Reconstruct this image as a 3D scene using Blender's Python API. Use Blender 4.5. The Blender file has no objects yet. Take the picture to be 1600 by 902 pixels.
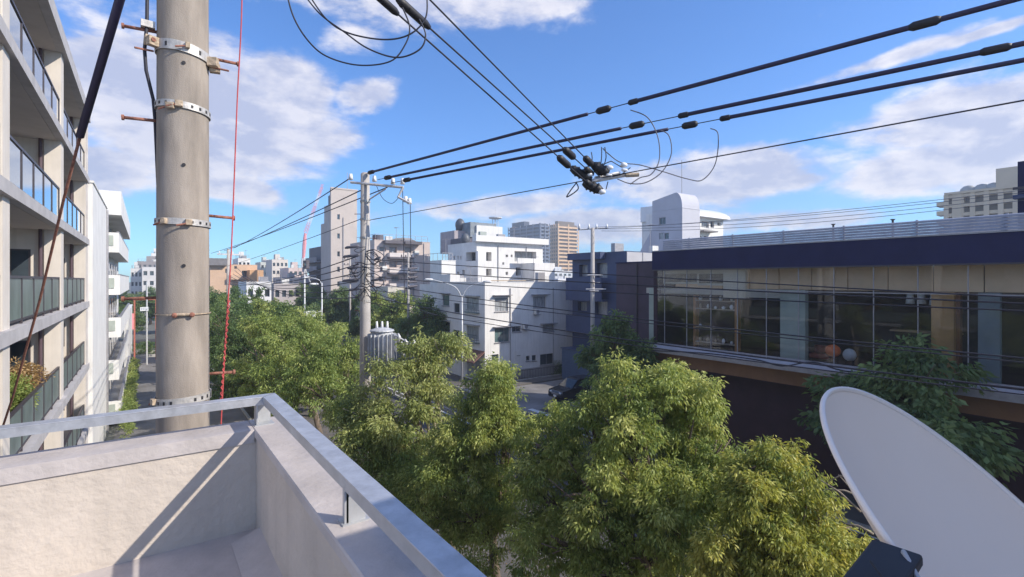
import bpy, math, random
import numpy as np
from mathutils import Vector
random.seed(7)
sc = bpy.context.scene
C = sc.collection
R = math.radians
TH = R(35.8); ST, CT = math.sin(TH), math.cos(TH)
EYE = 10.0; FPX = 795.0

# ------------------------------------------------------------------ camera
cam = bpy.data.cameras.new('camera'); co = bpy.data.objects.new('camera', cam); C.objects.link(co)
co.location = (0, 0, EYE); co.rotation_euler = (R(90), 0, -TH)
cam.sensor_width = 36; cam.lens = 36*FPX/1600; cam.shift_y = -13/1600
cam.clip_start = 0.02; cam.clip_end = 5000
sc.camera = co
sc.view_settings.view_transform = 'Standard'; sc.view_settings.look = 'None'
sc.view_settings.exposure = 0.38; sc.view_settings.gamma = 1

# ------------------------------------------------------------------ measuring helpers: bearings from the eye to planes of the street grid
def tt(x): return (x-800)/FPX
def onX(x, X):                       # distance and Y where bearing x meets the plane X
    t = tt(x); d = X/(ST+CT*t); return d, d*(CT-ST*t)
def onY(x, Y):
    t = tt(x); d = Y/(CT-ST*t); return d, d*(ST+CT*t)
def zh(y, d): return EYE + (438-y)/FPX*d
def P(x, y, d):
    t = tt(x); return Vector((d*(ST+CT*t), d*(CT-ST*t), zh(y, d)))
def PX(x, y, X): return P(x, y, onX(x, X)[0])
def PY(x, y, Y): return P(x, y, onY(x, Y)[0])
def rectX(x0, x1, y0, y1, X):        # a rectangle on plane X -> Y0, Y1, z0, z1
    a, b = onX(x0, X), onX(x1, X); d = (a[0]+b[0])/2
    return (min(a[1], b[1]), max(a[1], b[1]), zh(y1, d), zh(y0, d))
def rectY(x0, x1, y0, y1, Y):
    a, b = onY(x0, Y), onY(x1, Y); d = (a[0]+b[0])/2
    return (a[1], b[1], zh(y1, d), zh(y0, d))
def direction(x, y):
    t = tt(x); return Vector((ST+CT*t, CT-ST*t, (438-y)/FPX)).normalized()

# ------------------------------------------------------------------ sun and sky
SUN_A, SUN_E = R(40), R(34.4)        # azimuth from -Y towards +X, elevation
sdir = Vector((math.sin(SUN_A)*math.cos(SUN_E), -math.cos(SUN_A)*math.cos(SUN_E), math.sin(SUN_E)))
sl = bpy.data.lights.new('sun', 'SUN'); so = bpy.data.objects.new('sun', sl); C.objects.link(so)
sl.energy = 4.5; sl.angle = R(0.5); sl.color = (1.0, 0.92, 0.79)
so.rotation_euler = (-sdir).to_track_quat('-Z', 'Y').to_euler(); so.location = (10, -10, 40)

world = bpy.data.worlds.new('World'); sc.world = world; world.use_nodes = True
nt = world.node_tree; nt.nodes.clear()
def N(t, **kw):
    n = nt.nodes.new(t)
    for k, v in kw.items(): setattr(n, k, v)
    return n
def L(a, b): nt.links.new(a, b)
def mth(op, a, b=None, c=None, clamp=False):
    n = N('ShaderNodeMath', operation=op); n.use_clamp = clamp
    for i, v in enumerate((a, b, c)):
        if v is None: continue
        if isinstance(v, (int, float)): n.inputs[i].default_value = v
        else: L(v, n.inputs[i])
    return n.outputs[0]
def vmth(op, a, b):
    n = N('ShaderNodeVectorMath', operation=op)
    for i, v in enumerate((a, b)):
        if isinstance(v, (tuple, Vector)): n.inputs[i].default_value = tuple(v)
        else: L(v, n.inputs[i])
    return n
sky = N('ShaderNodeTexSky', sky_type='NISHITA'); sky.sun_disc = False
sky.sun_elevation = SUN_E; sky.sun_rotation = R(180)-SUN_A
sky.air_density = 1.0; sky.dust_density = 0.35; sky.ozone_density = 1.2; sky.altitude = 20
hsv = N('ShaderNodeVectorMath', operation='MULTIPLY'); hsv.inputs[1].default_value = (.50, .88, 1.40)     # the camera's cool white balance of the blue sky
L(sky.outputs[0], hsv.inputs[0])
tc = N('ShaderNodeTexCoord'); dirv = tc.outputs['Generated']
# cloud banks: centre bearing, half sizes along and across, tilt, strength
blobs = [((300, 170), 250, 130, 0, 1.22), ((180, 120), 120, 100, 0, 1.1), ((440, 135), 95, 70, 0, 1.0), ((640, -5), 300, 50, 0, 1.0), ((830, 5), 110, 42, 0, .9),
         ((580, 148), 70, 34, -15, .85), ((365, 295), 95, 34, 5, 1.0), ((160, 262), 130, 55, 5, 1.0), ((540, 60), 70, 40, 0, .55),
         ((1390, 92), 160, 18, -9, 1.0), ((1540, 50), 130, 12, -6, .95), ((1440, 185), 200, 66, -4, 1.05), ((1560, 240), 210, 100, -8, .9),
         ((1170, 275), 260, 50, 0, 1.12), ((1390, 275), 190, 55, -6, 1.1), ((930, 352), 150, 30, 0, 1.05), ((760, 322), 190, 26, -3, .85), ((1270, 340), 190, 26, 0, .95),
         ((1030, 46), 26, 10, 0, .5)]
tot = None
for (bx, by), sa, sb, tl, st_ in blobs:
    c = direction(bx, by)
    h = Vector((c.y, -c.x, 0)).normalized(); v = h.cross(c).normalized()
    k = (1-c.dot(direction(bx+1, by)))**.5*2**.5     # angle per pixel there
    k = max((direction(bx+10, by)-c).length/10, 1e-4); kv = max((direction(bx, by-10)-c).length/10, 1e-4)
    ca, sn = math.cos(R(-tl)), math.sin(R(-tl))
    ax = (h*ca + v*sn)/(sa*k); bv = (v*ca - h*sn)/(sb*kv)
    d = vmth('SUBTRACT', dirv, c).outputs[0]
    a = vmth('DOT_PRODUCT', d, ax).outputs['Value']; b = vmth('DOT_PRODUCT', d, bv).outputs['Value']
    q = mth('ADD', mth('MULTIPLY', a, a), mth('MULTIPLY', b, b))
    m = mth('MULTIPLY', mth('POWER', 2.718, mth('MULTIPLY', q, -1.0)), st_)
    m = mth('MULTIPLY', m, mth('GREATER_THAN', vmth('DOT_PRODUCT', dirv, c).outputs['Value'], 0))
    tot = m if tot is None else mth('MAXIMUM', tot, m)
def cloud_noise(off):
    mp = N('ShaderNodeMapping'); L(dirv, mp.inputs[0]); mp.inputs['Location'].default_value = off; mp.inputs['Scale'].default_value = (1, 1, 2.2)
    n1 = N('ShaderNodeTexNoise'); L(mp.outputs[0], n1.inputs[0]); n1.inputs['Scale'].default_value = 4.6; n1.inputs['Detail'].default_value = 12; n1.inputs['Roughness'].default_value = .60; n1.inputs['Distortion'].default_value = .1
    return n1.outputs[0]
n_here = cloud_noise((0, 0, 0)); n_sun = cloud_noise(tuple(-sdir*0.035))
sep = N('ShaderNodeSeparateXYZ'); L(dirv, sep.inputs[0])
# scattered clouds go on all round the sky; the banks above raise the cover where they stand
wide = N('ShaderNodeTexNoise'); wide.inputs['Scale'].default_value = 1.7; wide.inputs['Detail'].default_value = 2; L(dirv, wide.inputs[0])
inview = vmth('DOT_PRODUCT', dirv, Vector((ST, CT, 0.25)).normalized()).outputs['Value']
away = N('ShaderNodeMapRange'); L(inview, away.inputs[0]); away.inputs[1].default_value = .55; away.inputs[2].default_value = .25; away.inputs[3].default_value = 0; away.inputs[4].default_value = 1
base = mth('MULTIPLY', mth('MULTIPLY', wide.outputs[0], 1.1), away.outputs[0])
cover = mth('MAXIMUM', tot, base)
dens = mth('ADD', cover, mth('MULTIPLY', mth('SUBTRACT', n_here, .5), 2.3))
mask = N('ShaderNodeMapRange'); mask.interpolation_type = 'SMOOTHSTEP'; L(dens, mask.inputs[0])
mask.inputs[1].default_value = .36; mask.inputs[2].default_value = .84; mask.inputs[3].default_value = 0; mask.inputs[4].default_value = .93
up = N('ShaderNodeMapRange'); L(sep.outputs[2], up.inputs[0]); up.inputs[1].default_value = 0.0; up.inputs[2].default_value = .05
maskf = mth('MULTIPLY', mask.outputs[0], up.outputs[0])
lit = N('ShaderNodeMapRange'); L(mth('SUBTRACT', n_here, n_sun), lit.inputs[0]); lit.inputs[1].default_value = -.08; lit.inputs[2].default_value = .08
thick = N('ShaderNodeMapRange'); L(dens, thick.inputs[0]); thick.inputs[1].default_value = .7; thick.inputs[2].default_value = 1.2; thick.inputs[3].default_value = 0; thick.inputs[4].default_value = .45
litf = mth('SUBTRACT', lit.outputs[0], thick.outputs[0], clamp=True)
ccol = N('ShaderNodeMix', data_type='RGBA'); L(litf, ccol.inputs[0])
ccol.inputs[6].default_value = (3.5, 3.8, 5.1, 1); ccol.inputs[7].default_value = (6.6, 6.4, 6.7, 1)
mx = N('ShaderNodeMix', data_type='RGBA'); L(maskf, mx.inputs[0]); L(hsv.outputs[0], mx.inputs[6]); L(ccol.outputs[2], mx.inputs[7])
bg = N('ShaderNodeBackground'); bg.inputs[1].default_value = .125; L(mx.outputs[2], bg.inputs[0])
wo = N('ShaderNodeOutputWorld'); L(bg.outputs[0], wo.inputs[0])

# ------------------------------------------------------------------ materials
MATS = {}
def mat(name, col, rough=.7, var=.12, scale=3., bump=0., bscale=40., metal=0., stretch=(1, 1, 1), streak=0., spec=.5, trans=0., emit=None):
    if name in MATS: return MATS[name]
    m = bpy.data.materials.new(name); m.use_nodes = True; t = m.node_tree; n = t.nodes; b = n['Principled BSDF']
    b.inputs['Roughness'].default_value = rough; b.inputs['Metallic'].default_value = metal
    b.inputs['Specular IOR Level'].default_value = spec
    tcn = n.new('ShaderNodeTexCoord'); mp = n.new('ShaderNodeMapping'); t.links.new(tcn.outputs['Object'], mp.inputs[0]); mp.inputs['Scale'].default_value = stretch
    nz = n.new('ShaderNodeTexNoise'); nz.inputs['Scale'].default_value = scale; nz.inputs['Detail'].default_value = 6; nz.inputs['Roughness'].default_value = .6
    t.links.new(mp.outputs[0], nz.inputs[0])
    cr = n.new('ShaderNodeMix'); cr.data_type = 'RGBA'
    cr.inputs[6].default_value = tuple(max(0, c*(1-var*1.6)) for c in col)+(1,); cr.inputs[7].default_value = tuple(min(1, c*(1+var*1.2)) for c in col)+(1,)
    mr = n.new('ShaderNodeMapRange'); mr.inputs[1].default_value = .3; mr.inputs[2].default_value = .7; t.links.new(nz.outputs[0], mr.inputs[0]); t.links.new(mr.outputs[0], cr.inputs[0])
    out = cr.outputs[2]
    if streak:                       # rain streaks running down the surface
        mp2 = n.new('ShaderNodeMapping'); t.links.new(tcn.outputs['Object'], mp2.inputs[0]); mp2.inputs['Scale'].default_value = (6, 6, .35)
        nz2 = n.new('ShaderNodeTexNoise'); nz2.inputs['Scale'].default_value = 1.2; nz2.inputs['Detail'].default_value = 5; t.links.new(mp2.outputs[0], nz2.inputs[0])
        m2 = n.new('ShaderNodeMapRange'); m2.inputs[1].default_value = .48; m2.inputs[2].default_value = .75; m2.inputs[4].default_value = streak; t.links.new(nz2.outputs[0], m2.inputs[0])
        c2 = n.new('ShaderNodeMix'); c2.data_type = 'RGBA'; t.links.new(m2.outputs[0], c2.inputs[0]); t.links.new(out, c2.inputs[6]); c2.inputs[7].default_value = tuple(c*.45 for c in col)+(1,)
        out = c2.outputs[2]
    t.links.new(out, b.inputs['Base Color'])
    if bump:
        nb = n.new('ShaderNodeTexNoise'); nb.inputs['Scale'].default_value = bscale; nb.inputs['Detail'].default_value = 4; t.links.new(tcn.outputs['Object'], nb.inputs[0])
        bp = n.new('ShaderNodeBump'); bp.inputs['Strength'].default_value = bump; bp.inputs['Distance'].default_value = .02; t.links.new(nb.outputs[0], bp.inputs['Height']); t.links.new(bp.outputs[0], b.inputs['Normal'])
    MATS[name] = m; return m

def glass_mat(name, tint=(.8, .9, .9), alpha=.75, rough=.02, refl=1.):   # thin pane: lets light through and reflects
    if name in MATS: return MATS[name]
    m = bpy.data.materials.new(name); m.use_nodes = True; t = m.node_tree; n = t.nodes; n.clear()
    tr = n.new('ShaderNodeBsdfTransparent'); tr.inputs[0].default_value = tint+(1,)
    gl = n.new('ShaderNodeBsdfGlossy'); gl.inputs['Roughness'].default_value = rough; gl.inputs[0].default_value = (.9, .93, .95, 1)
    fr = n.new('ShaderNodeFresnel'); fr.inputs[0].default_value = 1.6
    ml = n.new('ShaderNodeMath'); ml.operation = 'MULTIPLY_ADD'; t.links.new(fr.outputs[0], ml.inputs[0]); ml.inputs[1].default_value = 1.2*refl; ml.inputs[2].default_value = 1-alpha; ml.use_clamp = True
    mxs = n.new('ShaderNodeMixShader'); t.links.new(ml.outputs[0], mxs.inputs[0]); t.links.new(tr.outputs[0], mxs.inputs[1]); t.links.new(gl.outputs[0], mxs.inputs[2])
    o = n.new('ShaderNodeOutputMaterial'); t.links.new(mxs.outputs[0], o.inputs[0])
    MATS[name] = m; return m

def leaf_mat(name, trans=.35):
    m = bpy.data.materials.new(name); m.use_nodes = True; t = m.node_tree; n = t.nodes; n.clear()
    a = n.new('ShaderNodeAttribute'); a.attribute_name = 'tone'
    pr = n.new('ShaderNodeBsdfPrincipled'); pr.inputs['Roughness'].default_value = .5; pr.inputs['Specular IOR Level'].default_value = .35
    tl = n.new('ShaderNodeBsdfTranslucent')
    mxs = n.new('ShaderNodeMixShader'); mxs.inputs[0].default_value = trans
    t.links.new(a.outputs['Color'], pr.inputs['Base Color'])
    hs = n.new('ShaderNodeHueSaturation'); hs.inputs['Hue'].default_value = .485; hs.inputs['Saturation'].default_value = 1.1; hs.inputs['Value'].default_value = 1.25
    t.links.new(a.outputs['Color'], hs.inputs['Color']); t.links.new(hs.outputs[0], tl.inputs[0])
    t.links.new(pr.outputs[0], mxs.inputs[1]); t.links.new(tl.outputs[0], mxs.inputs[2])
    o = n.new('ShaderNodeOutputMaterial'); t.links.new(mxs.outputs[0], o.inputs[0]); return m

stucco = mat('cream_stucco', (.56, .49, .425), .9, .08, 2.0, .38, 26, streak=.22)
coping = mat('coping_paint', (.48, .435, .42), .65, .11, 3, .25, 30, streak=.2)
floorp = mat('roof_floor_paint', (.46, .415, .40), .75, .08, 5, .2, 30)
steel = mat('galvanised_steel', (.50, .51, .54), .42, .13, 14, .05, 90, metal=.55)
steel_post = mat('painted_steel_post', (.44, .45, .47), .5, .1, 8, .05, 60, metal=.3)
concrete = mat('pole_concrete', (.32, .275, .235), .9, .17, 3.4, .22, 130, stretch=(3, 3, .6), streak=.4)
concrete2 = mat('pole_concrete_grey', (.42, .39, .37), .9, .1, 2, .3, 30, streak=.15)
band_m = mat('band_metal', (.50, .48, .46), .5, .2, 20, .1, 80, metal=.3)
rust = mat('rusty_bolt', (.30, .13, .09), .85, .3, 30, .3, 80)
rust2 = mat('rust_stained_clamp', (.46, .36, .26), .8, .35, 25, .3, 80)
blackr = mat('black_rubber', (.018, .017, .022), .55, .1, 8)
navyc = mat('cable_cover_navy', (.03, .026, .075), .5, .15, 5)
wirem = mat('wire_dark', (.03, .03, .045), .6, .1, 5)
wireg = mat('wire_grey', (.12, .12, .15), .6, .1, 5)
redrope = mat('red_rope', (.52, .08, .08), .7, .15, 20)
white_ins = mat('white_porcelain', (.8, .8, .82), .25, .05, 10)
armm = mat('white_arm_steel', (.66, .65, .66), .45, .15, 12, metal=.3)
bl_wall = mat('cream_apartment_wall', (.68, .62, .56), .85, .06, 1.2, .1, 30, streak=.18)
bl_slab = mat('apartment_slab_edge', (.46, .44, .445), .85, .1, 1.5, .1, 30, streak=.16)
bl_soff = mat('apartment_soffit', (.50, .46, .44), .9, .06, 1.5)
bl_in = mat('apartment_recess_wall', (.66, .61, .56), .85, .06, 1.5)
darkframe = mat('dark_bronze_frame', (.06, .05, .06), .45, .1, 8)
magentapipe = mat('dark_downpipe', (.09, .055, .07), .6, .1, 8)
white_wall = mat('white_render_wall', (.76, .745, .73), .85, .06, .7, .1, 20, streak=.24)
white_wall2 = mat('offwhite_render_wall', (.72, .71, .69), .85, .06, .6, .1, 20, streak=.26)
grey_pan = mat('greygreen_panel', (.38, .42, .38), .6, .08, 3)
asphalt = mat('asphalt', (.075, .069, .068), .9, .25, .35, .3, 60)
asphalt_l = mat('pale_asphalt', (.21, .20, .20), .9, .22, .4, .3, 50)
paving = mat('paving', (.13, .12, .115), .9, .2, .8, .2, 30)
kerbm = mat('kerb_concrete', (.42, .41, .39), .85, .12, 2)
earth = mat('earth', (.10, .08, .06), .95, .4, .8, .5, 20)
linem = mat('road_paint', (.72, .72, .70), .7, .15, 2)
darkglass = mat('window_glass', (.05, .065, .08), .08, .3, .6, spec=.8)
greenglass = mat('window_glass_green', (.10, .16, .17), .12, .25, .6, spec=.8)
curtain = mat('curtained_glass', (.34, .36, .38), .25, .35, 2.5, stretch=(6, 6, .6), spec=.7)
alu = mat('window_frame_aluminium', (.36, .35, .37), .45, .1, 5, metal=.4)
brownroof = mat('brown_awning', (.20, .105, .085), .7, .2, 3)
navy = mat('navy_fascia', (.022, .023, .075), .75, .12, .6, .05, 10, spec=.15)
navy2 = mat('blue_building_wall', (.04, .06, .14), .6, .1, .6, .1, 20, streak=.1)
maroon = mat('maroon_wall', (.045, .02, .03), .8, .15, 1)
ochre = mat('ochre_panel', (.50, .28, .10), .7, .1, 2)
pinkwall = mat('pink_tile_wall', (.58, .49, .455), .85, .07, .8, streak=.12)
orangewall = mat('peach_tile_wall', (.62, .43, .30), .85, .06, .7, streak=.06)
roofgrey = mat('grey_roof', (.20, .19, .20), .8, .15, 1)
towerwall = mat('tan_tower_wall', (.52, .455, .42), .85, .06, .5, streak=.1)
darkbalc = mat('dark_balcony', (.12, .11, .13), .7, .1, 2)
louver = mat('roof_louver', (.33, .34, .40), .5, .12, 2, metal=.2)
dishm = mat('dish_paint', (.88, .76, .66), .42, .03, 2, .03, 12)
dishrim = mat('dish_rim_paint', (.86, .78, .72), .4, .03, 2)
dishbr = mat('dish_bracket_dark', (.028, .028, .033), .65, .15, 8)
bark = mat('bark', (.17, .13, .10), .95, .3, 4, .8, 18, stretch=(2, 2, .5))
barkpale = mat('pale_bark', (.30, .25, .19), .95, .3, 4, .6, 18, stretch=(2, 2, .5))
leafm = leaf_mat('leaves', .38)

# ------------------------------------------------------------------ mesh builder
class MB:
    def __init__(s): s.v = []; s.f = []
    def add(s, vs, fs):
        o = len(s.v); s.v += [tuple(p) for p in vs]; s.f += [tuple(o+i for i in f) for f in fs]; return s
    def box(s, x0, y0, z0, x1, y1, z1):
        x0, x1 = sorted((x0, x1)); y0, y1 = sorted((y0, y1)); z0, z1 = sorted((z0, z1))
        return s.add([(x0, y0, z0), (x1, y0, z0), (x1, y1, z0), (x0, y1, z0), (x0, y0, z1), (x1, y0, z1), (x1, y1, z1), (x0, y1, z1)],
                     [(0, 3, 2, 1), (4, 5, 6, 7), (0, 1, 5, 4), (1, 2, 6, 5), (2, 3, 7, 6), (3, 0, 4, 7)])
    def prism(s, poly, axis, a, b):      # polygon in the other two axes, swept from a to b along axis
        def pt(p, w): return {'x': (w, p[0], p[1]), 'y': (p[0], w, p[1]), 'z': (p[0], p[1], w)}[axis]
        n = len(poly)
        return s.add([pt(p, a) for p in poly]+[pt(p, b) for p in poly],
                     [tuple(range(n))[::-1], tuple(range(n, 2*n))]+[(i, (i+1) % n, n+(i+1) % n, n+i) for i in range(n)])
    def tube(s, pts, r, n=8, caps=True):
        pts = [Vector(p) for p in pts]; rs = r if isinstance(r, (list, tuple)) else [r]*len(pts)
        rings = []; up = None
        for i, p in enumerate(pts):
            d = (pts[min(i+1, len(pts)-1)]-pts[max(i-1, 0)]).normalized()
            if up is None: up = Vector((0, 0, 1)) if abs(d.z) < .9 else Vector((1, 0, 0))
            u = d.cross(up);
            if u.length < 1e-4: u = d.cross(Vector((.3, .9, .1)))
            u.normalize(); w = u.cross(d); up = w
            rings.append([p+(u*math.cos(a)+w*math.sin(a))*rs[i] for a in [2*math.pi*k/n for k in range(n)]])
        vs = [q for g in rings for q in g]; fs = []
        for i in range(len(pts)-1):
            for k in range(n): fs.append((i*n+k, i*n+(k+1) % n, (i+1)*n+(k+1) % n, (i+1)*n+k))
        if caps: fs.append(tuple(range(n))[::-1]); fs.append(tuple((len(pts)-1)*n+k for k in range(n)))
        return s.add(vs, fs)
    def ball(s, c, r, n=10, m=6):
        rx, ry, rz = r if isinstance(r, (tuple, list)) else (r, r, r); c = Vector(c)
        vs = []; fs = []
        for i in range(m+1):
            ph = math.pi*i/m
            for k in range(n):
                a = 2*math.pi*k/n; vs.append(c+Vector((rx*math.sin(ph)*math.cos(a), ry*math.sin(ph)*math.sin(a), rz*math.cos(ph))))
        for i in range(m):
            for k in range(n): fs.append((i*n+k, i*n+(k+1) % n, (i+1)*n+(k+1) % n, (i+1)*n+k))
        return s.add(vs, fs)
def obj(name, mb, m, parent=None, smooth=False, bevel=0.):
    me = bpy.data.meshes.new(name); off = parent.matrix_basis.translation.copy() if parent else Vector()
    p = parent.parent if parent else None
    while p: off += p.matrix_basis.translation; p = p.parent
    me.from_pydata([tuple(Vector(v)-off) for v in mb.v], [], mb.f); me.materials.append(m)
    if smooth: me.polygons.foreach_set('use_smooth', [True]*len(me.polygons))
    o = bpy.data.objects.new(name, me); C.objects.link(o)
    if parent: o.parent = parent
    if bevel:
        md = o.modifiers.new('bevel', 'BEVEL'); md.width = bevel; md.segments = 2; md.limit_method = 'ANGLE'
    return o
def tag(o, label, cat, group=None):
    o['label'] = label; o['category'] = cat
    if group: o['group'] = group
    return o
def thing(name, label, cat, loc=(0, 0, 0), group=None):
    o = bpy.data.objects.new(name, None); C.objects.link(o); o.location = loc; o.empty_display_size = .2
    return tag(o, label, cat, group)
def struct(name, mb, m, kind='structure'):
    o = obj(name, mb, m); o['kind'] = kind; return o
def copy_tree(o, parent=None):
    c = o.copy(); C.objects.link(c); c.parent = parent
    for ch in [x for x in bpy.data.objects if x.parent == o]: copy_tree(ch, c)
    return c
bx = lambda *a: MB().box(*a)

def face_pt(ax, pl, u, z, dep):
    return {'-Y': (u, pl+dep, z), '-X': (pl+dep, u, z), '+X': (pl-dep, u, z)}[ax]
def facade(mb, ax, pl, u0, u1, z0, z1, ops, dep=.12):   # wall sheet with real openings and reveals
    us = sorted({u0, u1, *[min(max(a, u0), u1) for o in ops for a in o[:2]]}); zs = sorted({z0, z1, *[min(max(a, z0), z1) for o in ops for a in o[2:4]]})
    for i in range(len(us)-1):
        for j in range(len(zs)-1):
            um, zm = (us[i]+us[i+1])/2, (zs[j]+zs[j+1])/2
            if any(o[0] < um < o[1] and o[2] < zm < o[3] for o in ops): continue
            mb.add([face_pt(ax, pl, us[i], zs[j], 0), face_pt(ax, pl, us[i+1], zs[j], 0), face_pt(ax, pl, us[i+1], zs[j+1], 0), face_pt(ax, pl, us[i], zs[j+1], 0)], [(0, 1, 2, 3)])
    for a, b, c, d in [o[:4] for o in ops]:
        q = [(a, c), (b, c), (b, d), (a, d)]
        for k in range(4):
            (ua, za), (ub, zb) = q[k], q[(k+1) % 4]
            mb.add([face_pt(ax, pl, ua, za, 0), face_pt(ax, pl, ub, zb, 0), face_pt(ax, pl, ub, zb, dep), face_pt(ax, pl, ua, za, dep)], [(0, 1, 2, 3)])
def fbox(mb, ax, pl, u0, u1, z0, z1, d0, d1):
    a, b = face_pt(ax, pl, u0, z0, d0), face_pt(ax, pl, u1, z1, d1); return mb.box(*a, *b)
def window(root, ax, pl, o, gm=None, fm=None, dep=.12, fw=.05, n=2, sill=False, name='window'):
    u0, u1, z0, z1 = o[:4]; fm = fm or alu; gm = gm or darkglass
    mb = MB(); e = .004
    fbox(mb, ax, pl, u0+e, u0+fw, z0+e, z1-e, dep-.05, dep-.002); fbox(mb, ax, pl, u1-fw, u1-e, z0+e, z1-e, dep-.05, dep-.002)
    fbox(mb, ax, pl, u0+fw, u1-fw, z0+e, z0+fw, dep-.05, dep-.002); fbox(mb, ax, pl, u0+fw, u1-fw, z1-fw, z1-e, dep-.05, dep-.002)
    for k in range(1, n):
        u = u0+(u1-u0)*k/n; fbox(mb, ax, pl, u-fw/2, u+fw/2, z0+fw, z1-fw, dep-.045, dep-.002)
    if sill: fbox(mb, ax, pl, u0-.06, u1+.06, z0-.07, z0-.003, -.08, .02)
    w = obj(name, mb, fm, root)
    for k in range(n):
        a = u0+(u1-u0)*k/n; b = u0+(u1-u0)*(k+1)/n
        g = MB(); fbox(g, ax, pl, a+.01, b-.01, z0+.01, z1-.01, dep-.02, dep+.01); obj('pane', g, gm, w)
    return w
def building(name, label, x0, x1, y0, y1, z1, wm, opsY=(), opsX=(), cat='building', group=None, parapet=.5, rm=None, z0=0, glass=None, n=2, dep=.12, sill=False):
    root = thing(name, label, cat, ((x0+x1)/2, (y0+y1)/2, 0), group)
    mb = MB(); facade(mb, '-Y', y0, x0, x1, z0, z1, opsY, dep); facade(mb, '-X', x0, y0, y1, z0, z1, opsX, dep)
    mb.add([(x1, y0, z0), (x1, y1, z0), (x1, y1, z1), (x1, y0, z1)], [(0, 1, 2, 3)]); mb.add([(x0, y1, z0), (x1, y1, z0), (x1, y1, z1), (x0, y1, z1)], [(0, 1, 2, 3)])
    t = .2
    mb.box(x0-.03, y0-.03, z1, x1+.03, y0+t, z1+.08).box(x0-.03, y0+t, z1, x0+t, y1, z1+.08)      # coping
    mb.box(x1-t, y0+t, z1, x1+.03, y1, z1+.08)
    obj('wall', mb, wm, root)
    obj('roof', bx(x0+.05, y0+.05, z1-parapet-.1, x1-.05, y1-.05, z1-parapet), rm or roofgrey, root)
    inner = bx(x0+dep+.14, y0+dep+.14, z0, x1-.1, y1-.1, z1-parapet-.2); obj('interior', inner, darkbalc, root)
    for i, o in enumerate(opsY): window(root, '-Y', y0, o, gm=(o[4] if len(o) > 4 else glass), n=(o[5] if len(o) > 5 else n), dep=dep, sill=sill)
    for i, o in enumerate(opsX): window(root, '-X', x0, o, gm=(o[4] if len(o) > 4 else glass), n=(o[5] if len(o) > 5 else n), dep=dep, sill=sill)
    return root
def sagline(a, b, sag, n=24):
    a, b = Vector(a), Vector(b); return [a.lerp(b, i/n)-Vector((0, 0, 4*sag*(i/n)*(1-i/n))) for i in range(n+1)]
def cable(label, pts, r, m=None, name='overhead_cable', cat='cable', group='overhead cables', n=6):
    root = tag(obj(name, MB().tube(pts, r, n), m or wirem, None, True), label, cat, group); return root

exec_sections = True
# ================================================================== GROUND AND STREET
def sheet(name, x0, x1, y0, y1, z, m): return struct(name, bx(x0, y0, z-.002, x1, y1, z), m)
struct('ground', MB().add([(-1500, -600, -.02), (2500, -600, -.02), (2500, 3000, -.02), (-1500, 3000, -.02)], [(0, 1, 2, 3)]), mat('ground_far', (.17, .17, .15), .95, .3, .02))
sheet('service_lane', -1.6, 6.0, -20, 82, .004, asphalt_l)
sheet('main_road', 12.0, 23.4, -60, 700, .004, asphalt)
sheet('side_street', 23.4, 36.0, 24.5, 38.6, .008, asphalt_l)
sheet('cross_road', -60, 12, 95, 106, .006, asphalt)
struct('planting_strip', bx(6.15, -20, 0, 8.0, 300, .10), earth)
struct('near_pavement', bx(8.0, -60, 0, 11.85, 300, .12), paving)
struct('far_pavement', MB().box(23.55, -60, 0, 26.5, 24.4, .12).box(23.55, 38.7, 0, 26.4, 300, .12).box(26.4, 38.7, 0, 38, 41.1, .12), paving)
k = MB()
for (xa, ya, yb) in ((6.0, -20, 300), (11.85, -60, 300), (23.4, -60, 24.4), (23.4, 38.7, 300)):
    y = ya
    while y < min(yb, 90): k.box(xa, y+.004, 0, xa+.15, min(y+.6, yb)-.004, .15); y += .6
    if yb > 90: k.box(xa, 90, 0, xa+.15, yb, .15)
kb = struct('kerb', k, kerbm)
ln = MB()
ln.box(18.3, -50, .005, 18.42, 300, .009); ln.box(22.9, -50, .005, 23.02, 24, .009)
struct('road_marking', ln, linem)
struct('stop_line', bx(24.0, 27.2, .009, 24.45, 31.2, .013), linem)
# patches of relaid asphalt in the side street
struct('asphalt_patch', bx(24.6, 28.0, .009, 27.5, 30.6, .012), asphalt)
# median guard rail
gr = thing('guard_rail', 'long low grey guard rail along the middle of the main road', 'guard rail', (17.7, 20, 0))
obj('rail', bx(17.66, -10, .45, 17.74, 60, .75), mat('guard_rail_paint', (.30, .30, .32), .6, .2, 2), gr, bevel=.01)
for i in range(0, 36): obj('post', bx(17.75, -9.9+i*2, 0, 17.85, -9.8+i*2, .8), alu, gr)
struct('median_kerb', bx(17.45, -10, 0, 17.60, 60, .14), kerbm)

# ================================================================== OUR ROOF TERRACE
PXI, PYI = .588, 3.67                # inner faces of the parapet
ZC = EYE-.97; ZF = EYE-1.62          # parapet top, terrace floor
root = thing('roof_terrace', 'cream stucco rooftop corner with low parapet walls in the foreground', 'terrace', (0, 2, ZF))
obj('parapet_wall', MB().box(PXI, -4, ZF-.4, .87, PYI+.24, ZC-.045).box(-6, PYI, ZF-.4, PXI-.001, PYI+.24, ZC-.045), stucco, root)
obj('coping', MB().prism([(PXI-.012, ZC-.046), (.885, ZC-.046), (.885, ZC-.006), (.875, ZC), (PXI-.006, ZC), (PXI-.012, ZC-.008)], 'y', -4, PYI+.26), coping, root)
obj('coping', bx(-6, PYI-.012, ZC-.085, PXI-.0125, PYI+.26, ZC-.0015), coping, root)
obj('floor', bx(-6, -4, ZF-.3, PXI, PYI, ZF), floorp, root)
obj('skirting', MB().prism([(PXI, ZF), (PXI, ZF+.06), (PXI-.16, ZF+.004)], 'y', -4, PYI-.13), floorp, root)
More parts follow.
